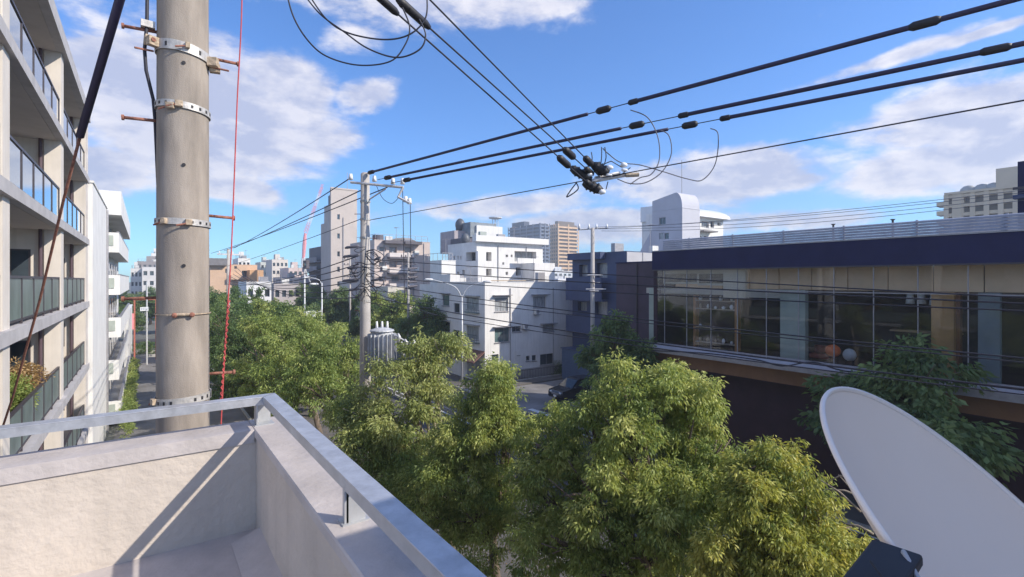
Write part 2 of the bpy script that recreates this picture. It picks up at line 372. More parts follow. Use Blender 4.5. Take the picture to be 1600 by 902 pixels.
obj('outer_wall', MB().box(-6, -8, 0, .87, PYI+.23, ZF-.31), stucco, root)
bw = thing('shadow_block', 'unseen cream stucco block added to shade the near parapet and rail', 'building', (2, -2, 0))
obj('wall', bx(.96, -9, 0, 4.5, -.26, EYE+1.0), stucco, bw)  # out of view, added to cast the shadow over the near parapet and rail
# steel hand rail
rl = thing('handrail', 'grey galvanised flat handrail turning the corner above the parapet', 'handrail', (.69, PYI+.07, ZC))
zt, zb = EYE-.78, EYE-.833
obj('rail_bar', MB().prism([(.64, -3), (.73, -3), (.73, PYI+.155), (-6, PYI+.155), (-6, PYI+.065), (.64, PYI+.065)], 'z', zt-.006, zt), steel, rl, bevel=.0015)
obj('rail_flange', MB().prism([(.6405, -3), (.647, -3), (.647, PYI+.0655), (.6405, PYI+.0655)], 'z', zb, zt-.0063), steel_post, rl)
obj('rail_flange', MB().prism([(-6, PYI+.0656), (.647, PYI+.0656), (.647, PYI+.072), (-6, PYI+.072)], 'z', zb, zt-.0063), steel, rl)
mitre = MB().add([(.641, PYI+.066, zt+.0006), (.729, PYI+.154, zt+.0006), (.729, PYI+.150, zt+.0006), (.645, PYI+.066, zt+.0006)], [(0, 1, 2, 3)])
obj('mitre_seam', mitre, dishbr, rl)
for (px_, py_) in ((.64, 2.02), (.64, .35), (.64, -1.3)):
    p = obj('post', MB().box(px_, py_, ZC, px_+.085, py_+.008, zt-.0065).box(px_+.008, py_, ZC, px_+.016, py_+.05, zt-.0065).box(px_-.01, py_-.012, ZC, px_+.1, py_+.06, ZC+.006), steel_post, rl)
obj('post', MB().box(.60, PYI+.06, ZC, .608, PYI+.15, zb).box(.608, PYI+.142, ZC, .70, PYI+.15, zb).box(.59, PYI+.055, ZC, .71, PYI+.155, ZC+.006), steel_post, rl)
for xx in (-1.4, -3.2): obj('post', MB().box(xx, PYI+.07, ZC, xx+.008, PYI+.15, zb), steel_post, rl)

# ================================================================== NEAR CONCRETE POLE
PC = Vector((.245, 4.78, 0)); PR = .19
pole = thing('concrete_utility_pole', 'thick round concrete utility pole right behind the parapet', 'utility pole', PC)
def rad(z): return .200-.0018*z
obj('shaft', MB().tube([(PC.x, PC.y, z) for z in (0, 4, 8, 12, 15.2)], [rad(z)-.005 for z in (0, 4, 8, 12, 15.2)], 48), concrete, pole, True)
DP = 3.99                            # distance of the pole axis
def zpole(y): return zh(y, DP)
def hoop(z, h, tilt=0., th=.006, grow=0., n=48):
    mb = MB(); r0 = rad(z)+.002+grow; r1 = r0+th; vs = []; fs = []
    for i in range(n):
        a = 2*math.pi*i/n; dz = tilt*math.cos(a-R(-5))
        for r, zz in ((r1, z-h/2), (r1, z+h/2), (r0, z+h/2), (r0, z-h/2)): vs.append((PC.x+r*math.cos(a), PC.y+r*math.sin(a), zz+dz))
    for i in range(n):
        j = (i+1) % n
        for q in range(4): fs.append((i*4+q, j*4+q, j*4+(q+1) % 4, i*4+(q+1) % 4))
    return mb.add(vs, fs)
def polept(ang, r, z):               # ang 0 faces the viewer, positive to the right
    base_ = math.atan2(-PC.y, -PC.x); a = base_+R(ang); return Vector((PC.x+r*math.cos(a), PC.y+r*math.sin(a), z))
def radial_box(ang, z, w, h, r0, r1):
    mb = MB(); base_ = math.atan2(-PC.y, -PC.x)+R(ang); rx = Vector((math.cos(base_), math.sin(base_), 0)); ry = Vector((-math.sin(base_), math.cos(base_), 0)); c = Vector((PC.x, PC.y, z))
    vs = [c+rx*r+ry*u+Vector((0, 0, v)) for r in (r0, r1) for u, v in ((-w/2, -h/2), (w/2, -h/2), (w/2, h/2), (-w/2, h/2))]
    return mb.add(vs, [(0, 1, 2, 3), (4, 7, 6, 5), (0, 4, 5, 1), (1, 5, 6, 2), (2, 6, 7, 3), (3, 7, 4, 0)])
for (y, h, tl, holes) in ((84, .075, -.02, 5), (172, .05, -.014, 9), (349, .048, -.004, 9), (622, .06, .012, 10)):
    z = zpole(y); b = obj('steel_band', hoop(z, h, tl), band_m, pole)
    for i in range(holes):
        a = -72+144*i/(holes-1)
        if abs(a+5) < 14: continue
        zz = z+tl*math.cos(math.atan2(-PC.y, -PC.x)+R(a)-R(-5))
        obj('slot', radial_box(a, zz, .016, h*.42, rad(z)+.004, rad(z)+.0105), dishbr, b)
for (y, ang, w) in ((82, 8, .03), (172, -8, .05), (176, -25, .06), (350, 10, .045), (349, -38, .04), (622, -70, .05)):
    z = zpole(y); bb = obj('buckle', radial_box(ang, z, w, .045, rad(z)+.006, rad(z)+.035), rust2, pole, bevel=.004)
    p0, p1 = polept(ang-5, rad(z)+.03, z-.012), polept(ang-22, rad(z)+.035, z-.03); obj('bolt', MB().tube([p0, p1], .007, 8), rust, bb)
# upper heavy clamp with lugs
for (y, ang) in ((76, -75), (80, -62), (92, 66), (98, 80)):
    z = zpole(y); lg = obj('clamp_lug', radial_box(ang, z, .05, .07, rad(z), rad(z)+.075), rust2, pole, bevel=.004)
    obj('nut', MB().tube([polept(ang-6, rad(z)+.05, z+.005), polept(ang+8, rad(z)+.05, z+.005)], .017, 6), rust, lg)
for ang, y in ((-70, 86), (74, 92)): obj('clamp_bolt', MB().tube([polept(ang, rad(10)+.02, zpole(y)-.03), polept(ang, rad(10)+.14, zpole(y)-.045)], .008, 8), rust, pole)
# dark cable running up the left side of the pole
lc = MB().tube([polept(-125, rad(9)+.012, zpole(330)), polept(-108, rad(9)+.010, zpole(190)), polept(-96, rad(9)+.012, zpole(160)), polept(-84, rad(9)+.055, zpole(120)), polept(-82, rad(9)+.065, zpole(90)), polept(-84, rad(9)+.05, zpole(50)), polept(-86, rad(9)+.045, zpole(-60)), polept(-86, rad(9)+.045, zpole(-300))], .012, 8)
obj('pole_cable', lc, wirem, pole, True)
obj('cable_bracket', radial_box(-84, zpole(50), .05, .05, rad(10), rad(10)+.09), band_m, pole)
# small low wire tie
z = zpole(490); obj('wire_tie', hoop(z, .008), rust2, pole); obj('tie_bolt', MB().tube([polept(-16, rad(z)+.018, z), polept(16, rad(z)+.018, z)], .011, 8), rust2, pole)
for a in (-16, 16): obj('tie_nut', MB().ball(polept(a, rad(z)+.02, z-.004), .02, 8, 5), rust, pole)
for y in (108, 263, 416): z = zpole(y); obj('socket_hole', MB().tube([polept(1, rad(z)-.01, z), polept(1, rad(z)+.003, z)], .013, 12), blackr, pole)
for (y, ang, ln_) in ((57, -88, .2), (193, -90, .2), (81, 84, .2), (334, 92, .17), (589, 92, .17), (465, -93, .2)):
    z = zpole(y); a = polept(ang, rad(z)-.01, z); b = polept(ang*1.02, rad(z)+ln_, z-.006)
    s_ = obj('step_bolt', MB().tube([a, b], .012, 10), rust, pole, True); d = (b-a).normalized(); obj('bolt_head', MB().tube([b-d*.006, b+d*.010], .021, 10), rust, s_)
# red rope beside it
rp = [P(379, -260, 4.1), P(378, 0, 4.1), P(371, 150, 4.1), P(366, 280, 4.1), P(361, 400, 4.05), P(354, 500, 4.05), P(349, 590, 4.05), P(344, 690, 4.05), P(334, 900, 4.0), P(326, 1500, 4.0)]
def smoothpts(p, sub=5):
    out = []
    for i in range(len(p)-1):
        p0, p1, p2, p3 = p[max(i-1, 0)], p[i], p[i+1], p[min(i+2, len(p)-1)]
        for k_ in range(sub):
            t = k_/sub; out.append(.5*((2*p1)+(p2-p0)*t+(2*p0-5*p1+4*p2-p3)*t*t+(-p0+3*p1-3*p2+p3)*t**3))
    return out+[p[-1]]
rr = tag(obj('red_rope', MB().tube(smoothpts(rp), .0055, 6), redrope, None, True), 'thin red rope hanging down beside the thick concrete pole', 'rope')
tw = MB(); s0 = P(358, 470, 4.04); s1 = P(344, 640, 4.04)
tw.tube([s0.lerp(s1, i/60)+Vector((math.cos(i*1.9), math.sin(i*1.9), 0))*.007 for i in range(61)], .0045, 5)
obj('twisted_strand', tw, redrope, rr, True)
# stay wire with its plastic guard, upper left
ga, gb = P(196, -30, 3.6), P(125, 213, 4.3)
gy = thing('stay_wire', 'thick dark blue sleeved stay wire slanting across the top left sky', 'stay wire', gb)
obj('guard_tube', MB().tube([P(262, -250, 3.0), ga, gb], .03, 12), navyc, gy, True)
obj('wire', MB().tube([gb+(ga-gb)*.05, P(100, 310, 4.8), P(62, 470, 5.3), P(20, 620, 6.0), P(-20, 740, 6.8)], .012, 6), rust, gy, True)

# ================================================================== PARTS FOR STREET POLES
def utility_pole(label, x, y, h, r, m=concrete2, group='concrete utility poles down the street'):
    t = thing('utility_pole', label, 'utility pole', (x, y, 0), group)
    obj('shaft', MB().tube([(x, y, 0), (x, y, h)], [r*1.25, r*.85], 20), m, t, True)
    obj('cap', MB().tube([(x, y, h), (x, y, h+.05)], [r*.85, r*.5], 16), m, t); return t
P2 = Vector((7.02, 19.6, 0)); H2 = zh(272, 20)
p2 = utility_pole('concrete utility pole carrying the finned grey transformer among the tree tops', P2.x, P2.y, H2, .2)
al = Vector((CT*.92+.1, -ST*.92, 0)).normalized()     # arm runs across the street
def q2(x, y, dd=20.): return P(x, y, dd)
obj('crossarm', MB().tube([q2(548, 285), q2(630, 293, 19.4)], .055, 6), armm, p2)
obj('drop_arm', MB().tube([q2(630, 293, 19.4), q2(622, 308, 19.4), q2(640, 318, 19.3)], .05, 6), armm, p2)
obj('crossarm_brace', MB().tube([q2(572, 315), q2(603, 295, 19.7)], .03, 6), armm, p2)
for xx, yy in ((548, 281), (585, 284), (614, 288), (629, 288), (634, 316), (640, 319)):
    i_ = obj('insulator', MB().tube([q2(xx, yy, 19.5), q2(xx, yy-9, 19.5)], [.09, .06], 10), white_ins, p2, True)
for yy in (315, 343, 372, 470, 520, 558, 590): obj('pole_band', MB().tube([(P2.x, P2.y, zh(yy, 20)-.04), (P2.x, P2.y, zh(yy, 20)+.04)], .2, 16), band_m, p2)
for i in range(9):
    z = 5+i*.95; s_ = 1 if i % 2 else -1; obj('step_bolt', MB().tube([(P2.x, P2.y, z), (P2.x+s_*.42*CT, P2.y-s_*.42*ST, z)], .014, 6), rust, p2)
for i, (xa, ya, xb, yb) in enumerate(((629, 292, 632, 470), (641, 320, 642, 400))):
    obj('drop_lead', MB().tube([q2(xa, ya, 19.5), q2((xa+xb)/2, (ya+yb)/2, 19.4), q2(xb, yb, 19.3)], .015, 5), wirem, p2)
obj('jumper', MB().tube(smoothpts([q2(588, 290), q2(598, 310), q2(612, 318), q2(622, 310)]), .012, 5), wirem, p2)
for (xx, yy, w) in ((550, 386, 22), (549, 400, 26), (553, 418, 20), (548, 438, 26), (589, 437, 18), (556, 452, 22), (590, 404, 10)):
    obj('splice_closure', MB().tube([q2(xx-w/2, yy+2, 19.6), q2(xx-w/2+3, yy+1, 19.6), q2(xx+w/2-3, yy-1, 19.6), q2(xx+w/2, yy-2, 19.6)], [.03, .055, .055, .03], 10), wireg, p2, True)
lm = MB(); rnd = random.Random(3)
for i in range(16):
    yy = rnd.uniform(378, 460); w = rnd.uniform(10, 30); s_ = rnd.choice((-1, 1)); hgt = rnd.uniform(4, 16)
    lm.tube(smoothpts([q2(571, yy, 19.7), q2(571+s_*w*.6, yy+hgt, 19.5), q2(571+s_*w, yy+hgt*.4, 19.5), q2(571+s_*w*.5, yy-hgt*.4, 19.6), q2(572, yy-3, 19.7)], 4), .016, 5)
obj('cable_loops', lm, wirem, p2, True)
# transformer
tf = thing('transformer', 'light grey finned pole transformer hung beside the utility pole', 'transformer', q2(598, 565, 19.4))
grey_tf = mat('transformer_paint', (.46, .47, .50), .5, .12, 4, streak=.1)
c = q2(597, 540, 19.4); 
obj('tank', MB().tube([c+Vector((0, 0, -.62)), c+Vector((0, 0, .55))], .40, 20), grey_tf, tf, True)
obj('lid', MB().tube([c+Vector((0, 0, .55)), c+Vector((0, 0, .60)), c+Vector((0, 0, .68))], [.46, .44, .2], 20), grey_tf, tf)
for i in range(20):
    a = 2*math.pi*i/20; d = Vector((math.cos(a), math.sin(a), 0)); e = Vector((-d.y, d.x, 0))*.012; b0 = c+d*.39; b1 = c+d*.54
    m_ = MB().add([b0-e+Vector((0, 0, -.55)), b0+e+Vector((0, 0, -.55)), b1+e+Vector((0, 0, -.55)), b1-e+Vector((0, 0, -.55)), b0-e+Vector((0, 0, .45)), b0+e+Vector((0, 0, .45)), b1+e+Vector((0, 0, .45)), b1-e+Vector((0, 0, .45))],
                  [(0, 3, 2, 1), (4, 5, 6, 7), (0, 1, 5, 4), (1, 2, 6, 5), (2, 3, 7, 6), (3, 0, 4, 7)]); obj('fin', m_, grey_tf, tf)
for dx in (-.2, 0, .2): obj('bushing', MB().tube([c+Vector((dx*CT, -dx*ST, .62)), c+Vector((dx*CT, -dx*ST, .92))], [.06, .035], 8), white_ins, tf, True)
obj('hanger', MB().tube([c+Vector((-.35, .25, .3)), Vector((P2.x, P2.y, c.z+.3))], .04, 6), armm, tf)
sb = thing('switch_box_cluster', 'white cut-out fuses bunched right of the pole transformer', 'fuse', q2(625, 560, 19.3))
for (xx, yy) in ((622, 527), (627, 540), (633, 536), (628, 552), (646, 537)):
    obj('fuse_holder', MB().tube([q2(xx, yy+9, 19.2), q2(xx+2, yy, 19.2), q2(xx, yy-6, 19.2)], [.04, .065, .03], 10), armm, sb, True)
obj('bracket', MB().tube([q2(578, 530, 19.8), q2(610, 520, 19.3), q2(646, 540, 19.2)], .03, 6), armm, sb)

P3 = Vector((*[0, 0], 0)); d3, y3 = onX(926, 25.0); P3 = Vector((25.0, y3, 0))
p3 = utility_pole('slim grey utility pole standing in front of the navy building', P3.x, P3.y, zh(357, d3), .15)
obj('crossarm', MB().tube([P(903, 359, d3), P(950, 356, d3)], .06, 6), armm, p3)
for xx in (905, 920, 932, 948): obj('insulator', MB().tube([P(xx, 358, d3), P(xx, 350, d3)], [.09, .05], 8), white_ins, p3, True)
for yy, w in ((430, 20), (442, 14), (452, 26), (455, 12)): obj('cable_bracket', MB().tube([P(926-w*.4, yy, d3-.2), P(926+w*.8, yy, d3-.2)], .04, 6), armm, p3)
P4 = Vector((7.0, 60.0, 0)); p4 = utility_pole('far utility pole in line behind the green tree crowns', P4.x, P4.y, 13.2, .17)
obj('crossarm', bx(6, 59.9, 12.6, 8.2, 60.1, 12.75), armm, p4)
for xx in (6.2, 7.4, 8.0): obj('insulator', MB().tube([(xx, 60, 12.75), (xx, 60, 13.0)], .06, 8), white_ins, p4)
for lab, xx, X_, ytop in (('thin grey utility pole before the pink apartment block', 638, 23.8, 395), ('thin grey pole left of the tan tower base', 547, 23.8, 400)):
    dd, yy = onX(xx, X_); q = utility_pole(lab, X_, yy, zh(ytop, dd), .13)
    for k_, zz in enumerate((.5, 1.3, 3.0)):
        obj('crossarm', MB().tube([(X_-.9, yy, zh(ytop, dd)-zz), (X_+.9, yy, zh(ytop, dd)-zz)], .05, 6), darkbalc, q)
        for xk in (-.8, -.3, .4, .8): obj('insulator', MB().tube([(X_+xk, yy, zh(ytop, dd)-zz), (X_+xk, yy, zh(ytop, dd)-zz+.25)], .07, 6), darkbalc, q)
    for k_ in range(5):
        zz = zh(ytop, dd)-1.8-k_*.5; obj('cable_box', MB().tube([(X_-.1, yy-.3, zz), (X_+.9, yy-.3, zz+.1)], .12, 8), darkbalc, q)

# ================================================================== OVERHEAD LINES
def thickline(label, p0, p1, sag, segs, r=.012, n=60, cuff=()):
    """A line between two points with thick guard sleeves over given spans."""
    pts = sagline(p0, p1, sag, n)
    root = thing('overhead_cable', label, 'cable', p0, 'overhead cables')
    obj('wire', MB().tube(pts, r, 6), wirem, root, True)
    def at(u):
        i = max(0, min(int(u*n), n-1)); f = u*n-i; return pts[i].lerp(pts[i+1], f)
    for (a, b, rr_) in segs:
        m_ = max(2, int((b-a)*40)); obj('sleeve', MB().tube([at(a+(b-a)*j/m_) for j in range(m_+1)], rr_, 10), navyc, root, True)
    for (a, l, rr_) in cuff:
        obj('sleeve_joint', MB().tube([at(a-l), at(a-l*.7), at(a+l*.7), at(a+l)], [rr_*.6, rr_, rr_, rr_*.6], 10), blackr, root, True)
    return root
def uofx(p0, p1, x):                 # parameter where the line crosses bearing x
    best = min(range(0, 2001), key=lambda i: abs(px_of(p0.lerp(p1, i/2000))[0]-x)); return best/2000
def px_of(v):
    d = v.x*ST+v.y*CT; r = v.x*CT-v.y*ST
    if d < .05: return (99999, 0)
    return (800+FPX*r/d, 438-FPX*(v.z-EYE)/d)
def hv(name, x0, y0, d0, x1, y1, d1, over, sag, spans, cuffs, r=.046):
    a = P(x0, y0, d0); b = P(x1, y1, d1); b2 = a+(b-a)*over
    U = lambda x: uofx(a, b2, x)
    segs = [(U(s), U(e) if e else 1.0, r*k_) for s, e, k_ in spans]
    cf = [(U(x), l, r*k_) for x, l, k_ in cuffs]
    return thickline(name, a, b2, sag, segs, cuff=cf)
hv('uppermost sleeved power line rising from the pole top to the upper right corner', 570, 272, 20, 1575, 2, 8.2, 1.25, .0, ((578, 918, .95), (985, None, 1.05)), ((580, .008, 1.7), (943, .009, 1.9), (990, .006, 1.5), (1445, .010, 1.7)))
hv('middle sleeved power line below the uppermost one on the right', 590, 281, 19.6, 1600, 68, 8.95, 1.25, .0, ((606, 970, .95), (1065, None, 1.05)), ((606, .008, 1.8), (995, .009, 1.9), (1068, .006, 1.5), (1555, .010, 1.6)))
hv('lowest of the three sleeved power lines on the right', 612, 286, 19.4, 1600, 94, 9.65, 1.25, .0, ((634, 1044, .95), (1130, None, 1.05)), ((636, .008, 1.8), (1078, .009, 1.9), (1133, .006, 1.5)))
lineD = (P(578, 344, 19.8), P(1600, 157, 6.8))
hv('thin bare wire stretched under the sleeved power lines', 578, 344, 19.8, 1600, 157, 6.8, 1.2, .0, (), ((590, .02, .5),), r=.03)
jc = P(930, 272, 11.9)
# three lines from the near pole top to the hanging joint
top = Vector((PC.x, PC.y, 14.5))
def drop(label, x0, y0, d0, x1, y1, d1, r, cuffs=(), extra=1.12):
    a = P(x1, y1, d1); b = P(x0, y0, d0); b2 = a+(b-a)*extra; U = lambda x, y: min(range(0, 2001), key=lambda i: abs(px_of(a.lerp(b2, i/2000))[1]-y))/2000
    return thickline(label, a, b2, 0, [], r=r, cuff=[(U(0, yy), l, rr_) for yy, l, rr_ in cuffs])
drop('left wire of the trio coming down from the top to the hanging joint', 590, -6, 6.3, 925, 292, 11.7, .013, ((5, .03, .05), (253, .034, .075), (288, .025, .07)))
drop('middle wire of the trio coming down from the top to the hanging joint', 628, 5, 6.3, 925, 272, 11.9, .013, ((22, .042, .055), (240, .035, .08), (268, .03, .07)))
drop('right wire of the trio coming down from the top to the hanging joint', 672, 0, 6.8, 935, 268, 12.1, .013, ((252, .030, .08), (268, .022, .08)))
def loopc(label, pts, d, r, m=None):
    return cable(label, smoothpts([P(x, y, (d if not isinstance(d, tuple) else d[0]+(d[1]-d[0])*i/(len(pts)-1))) for i, (x, y) in enumerate(pts)], 8), r, m, 'jumper_wire', 'wire', 'slack jumper wires')
loopc('widest slack jumper loop hanging in the upper sky', [(446, -20), (458, 25), (480, 62), (510, 88), (560, 102), (610, 96), (633, 70), (640, 42), (628, 10)], 6.3, .010)
loopc('slack jumper crossing the widest loop in the upper sky', [(470, -15), (500, 22), (535, 48), (575, 76), (620, 90), (655, 78), (665, 55), (655, 30)], 6.3, .010)
loopc('shallow slack jumper curving under the top cloud', [(478, -15), (510, 30), (545, 52), (600, 62), (640, 54), (665, 28), (667, -10)], 6.3, .010)
loopc('jumper drooping from the uppermost sleeved line to the joint', [(985, 172), (1012, 184), (1028, 215), (1030, 250), (1018, 272), (1000, 278), (985, 288)], (12.1, 11.7), .013, wireg)
loopc('jumper drooping from the middle sleeved line to the joint', [(1030, 203), (1045, 212), (1049, 240), (1035, 268), (1010, 285), (985, 287), (965, 280)], (12.1, 11.7), .013, wireg)
loopc('jumper drooping from the lowest sleeved line to the joint', [(1110, 201), (1122, 210), (1118, 255), (1098, 281), (1075, 280), (1035, 268), (1000, 258), (970, 254), (950, 240), (942, 232)], (12.5, 11.8), .013, wireg)
loopc('short bent tail wire under the hanging joint', [(900, 285), (903, 296), (886, 308), (890, 300), (902, 284)], 11.8, .014)
for i, pts in enumerate(([(924, 238), (925, 250), (918, 262)], [(940, 230), (940, 245), (938, 262)], [(945, 230), (947, 245), (944, 258)])):
    loopc('%s of three short riser wires above the hanging joint' % ('leftmost', 'middle', 'rightmost')[i], pts, 11.8, .012)
hj = thing('hanging_crossarm', 'white crossarm with bunched black covers hung in mid-air between the lines', 'crossarm', jc)
obj('arm', MB().tube([P(922, 284, 11.8), P(985, 272, 11.9)], .05, 6), armm, hj)
obj('arm', MB().tube([P(930, 278, 11.9), P(968, 270, 12.2)], .035, 6), armm, hj)
for (x, y, dx, dy, r_) in ((908, 272, 16, 9, .10), (938, 264, 13, 7, .11), (926, 292, 15, 7, .11), (900, 266, 8, 5, .07)):
    obj('black_cover', MB().tube([P(x-dx, y-dy, 11.8), P(x-dx*.6, y-dy*.6, 11.8), P(x+dx*.6, y+dy*.6, 11.8), P(x+dx, y+dy, 11.8)], [r_*.6, r_, r_, r_*.6], 10), blackr, hj, True)
    for s_ in (-.4, 0, .4): obj('rib', MB().tube([P(x+dx*s_-1.2, y+dy*s_-.6, 11.8), P(x+dx*s_+1.2, y+dy*s_+.6, 11.8)], r_*1.22, 10), blackr, hj)
for (x, y, r_) in ((921, 273, .09), (953, 262, .09), (941, 300, .10), (975, 258, .10), (976, 266, .06), (952, 274, .06)):
    obj('insulator', MB().tube([P(x-5, y-1, 11.75), P(x-2, y, 11.75), P(x+2, y, 11.75), P(x+5, y+1, 11.75)], [r_*.4, r_*.68, r_*.55, r_*.3], 12), white_ins, hj, True)
obj('rusty_tie', MB().tube([P(978, 274, 11.8), P(998, 273, 11.8)], .05, 8), rust2, hj)
for (xa, ya, xb, yb) in ((985, 262, 972, 272), (950, 284, 947, 296), (957, 276, 985, 270), (930, 262, 955, 252), (955, 252, 972, 262), (918, 280, 930, 288)):
    obj('tie_wire', MB().tube([P(xa, ya, 11.8), P(xb, yb, 11.8)], .012, 5), wirem, hj)
# street-side lines running down the street to the far pole
for i, (lab, xa, ya, xb, yb, da, db, r_) in enumerate((('upper wire running down the street left of the pole', 548, 278, 365, 388, 20, 50, .022), ('middle wire running down the street left of the pole', 563, 298, 350, 392, 20, 54, .022),
        ('lower wire running down the street left of the pole', 605, 293, 330, 396, 19.6, 60, .022), ('lowest thin wire running down the street left of the pole', 565, 342, 340, 420, 20, 60, .014))):
    cable(lab, sagline(P(xa, ya, da), P(xb, yb, db), .15), r_, wirem)
# telephone lines crossing in front of the far buildings
for i, (ya, yb, sg, r_) in enumerate(((405, 462, .05, .012), (418, 468, .10, .014), (432, 478, .12, .012), (440, 547, .20, .012), (452, 560, .1, .010), (462, 592, .25, .014), (472, 604, .2, .010))):
    a = P(572, ya, 19.8); b = P(1600, yb, 6.8); b = a+(b-a)*1.2
    cable('%s of the seven telephone lines crossing in front of the glass building' % ['topmost', 'second', 'third', 'fourth', 'fifth', 'sixth', 'lowest'][i], sagline(a, b, sg, 30), r_, wirem)
cb = smoothpts([PX(1020, 548, 24.6), PX(1100, 552, 24.6), PX(1180, 562, 24.6), PX(1222, 572, 24.6), PX(1270, 566, 24.6), PX(1320, 580, 24.6), PX(1420, 588, 24.6), PX(1620, 612, 24.6)])
cable('slack black cable drooping along the pale canopy of the glass building', cb, .035, wirem)
for i, (ya, yb, sg) in enumerate(((355, 309, .3), (358, 315, .35), (361, 321, .4), (357, 305, .2))):
    a = P(930+i*5, ya, d3); b = PX(1600, yb-8, 32); cable('%s of four thin wires running right from the slim pole' % ('third', 'second from the bottom', 'lowest', 'topmost')[i].replace('third', 'second from the top'), sagline(a, b, sg, 24), .014, wireg)
TL = ['lower thin cable strung from the transformer pole to the twin lamp', 'sagging thin cable strung before the shaded side of the white house', 'upper short cable strung before the pink apartment block', 'lower short cable strung before the pink apartment block', 'thin cable over the tree tops left of the transformer pole', 'lowest thin cable over the tree tops left of the transformer pole']
for i, (xa, ya, xb, yb, X_) in enumerate(((560, 470, 690, 470, 23.8), (560, 480, 760, 500, 23.8), (575, 420, 640, 412, 23.8), (575, 436, 640, 425, 23.8), (420, 500, 560, 470, 14), (380, 520, 560, 490, 12))):
    cable(TL[i], sagline(P(571, ya-30, 20), PX(xb, yb, X_), .5, 16), .014, wirem)
for i in range(6):
    a = P(560, 400+i*13, 20); b = Vector((7+i*.15, 60, 9.6+i*.35)); cable('%s of six bunched telephone cables left of the transformer pole' % ('uppermost', 'second from the top', 'third from the top', 'third from the bottom', 'second from the bottom', 'lowest')[i], sagline(a, b, .5+.1*i, 20), .022, wirem)
#SECTION2
# ================================================================== LEFT APARTMENT BUILDING
LX = -2.26; BAYS = [(5.9, 13.9), (14.55, 22.45), (23.1, 31.0)]
lb = thing('apartment_building', 'cream apartment building with deep glazed balconies filling the left edge', 'building', (LX, 18, 0))
FL = [3.10, 6.05, 9.00, 11.95, 14.90]        # floor tops
SL = .28; ROOF = 17.85
w = MB()
for (y0, y1) in ((5.3, 5.9), (13.9, 14.55), (22.45, 23.1), (31.0, 31.6)): w.box(LX-.42, y0, 0, LX, y1, ROOF-.3)
obj('column_wall', w, bl_wall, lb)
bk = MB(); bk.box(LX-8, 5.3, 0, LX-1.62, 31.6, ROOF-.3); obj('back_wall', bk, bl_in, lb)
pt = MB()
for y in (5.3, 13.98, 22.53, 31.08): pt.box(LX-1.62, y, 0, LX-.421, y+.5, ROOF-.3)
obj('partition_wall', pt, bl_wall, lb)
for z in FL+[0.15]: obj('floor_slab', MB().box(LX-1.62, 5.25, z-SL, LX+.10, 31.65, z), bl_slab, lb)
obj('roof', MB().box(LX-8.1, 5.2, ROOF-.3, LX+.14, 31.7, ROOF).box(LX-8.1, 5.2, ROOF+.002, LX+.08, 31.66, ROOF+.42), bl_slab, lb)
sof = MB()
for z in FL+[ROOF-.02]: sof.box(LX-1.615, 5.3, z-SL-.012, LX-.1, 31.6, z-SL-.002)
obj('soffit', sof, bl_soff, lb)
railglass = glass_mat('balcony_glass', (.50, .66, .80), .78, .03)
frosted = mat('frosted_panel', (.17, .21, .20), .35, .2, 1.5, stretch=(1, 1, .5), spec=.7)
for k_, z in enumerate(FL):
    for j, (y0, y1) in enumerate(BAYS):
        if j == 0: y0 = 9.5
        a, b = y0+.03, y1-.03; rx = LX-.06
        rf = MB(); rf.box(rx-.03, a, z+1.04, rx+.03, b, z+1.10).box(rx-.02, a, z+.08, rx+.02, b, z+.13)
        rail_ = obj('balcony_rail', rf, darkframe, lb)
        n = 5 if j else 3
        for i in range(n+1):
            yy = a+(b-a)*i/n; obj('rail_post', bx(rx-.025, yy-.025, z, rx+.025, yy+.025, z+1.04), darkframe, rail_)
        for i in range(n):
            ya, yb = a+(b-a)*i/n+.03, a+(b-a)*(i+1)/n-.03
            obj('glass_panel', bx(rx-.006, ya, z+.13, rx+.006, yb, z+1.035), railglass if z > 10 else frosted, rail_)
    for j, (y0, y1) in enumerate(BAYS):
        # window wall facing the balcony: door frame with two leaves
        zz = z
        for (ya, yb, h) in ((y0+.9, y0+3.3, 2.1), (y0+4.3, y0+6.6, 2.1)):
            fr = obj('balcony_door', MB().box(LX-1.62, ya, zz+.02, LX-1.55, ya+.07, zz+h).box(LX-1.62, yb-.07, zz+.02, LX-1.55, yb, zz+h).box(LX-1.62, ya+.07, zz+h-.07, LX-1.55, yb-.07, zz+h).box(LX-1.62, (ya+yb)/2-.04, zz+.02, LX-1.55, (ya+yb)/2+.04, zz+h-.07), darkframe, lb)
            obj('pane', bx(LX-1.618, ya+.07, zz+.03, LX-1.59, (ya+yb)/2-.04, zz+h-.07), darkglass, fr); obj('pane', bx(LX-1.618, (ya+yb)/2+.04, zz+.03, LX-1.59, yb-.07, zz+h-.07), curtain, fr)
        obj('downpipe', MB().tube([(LX-.50, y1-.06, zz), (LX-.50, y1-.06, zz+2.66)], .05, 8), magentapipe, lb)
        fr = obj('utility_window', bx(LX-1.25, y1+.065, zz+.9, LX-.75, y1+.079, zz+2.0), darkframe, lb)
        obj('pane', bx(LX-1.2, y1+.052, zz+.95, LX-.8, y1+.066, zz+1.95), darkglass, fr)
obj('cable_conduit', MB().tube([(LX+.02, 31.3, 0), (LX+.02, 31.3, ROOF)], .05, 8), bl_slab, lb)
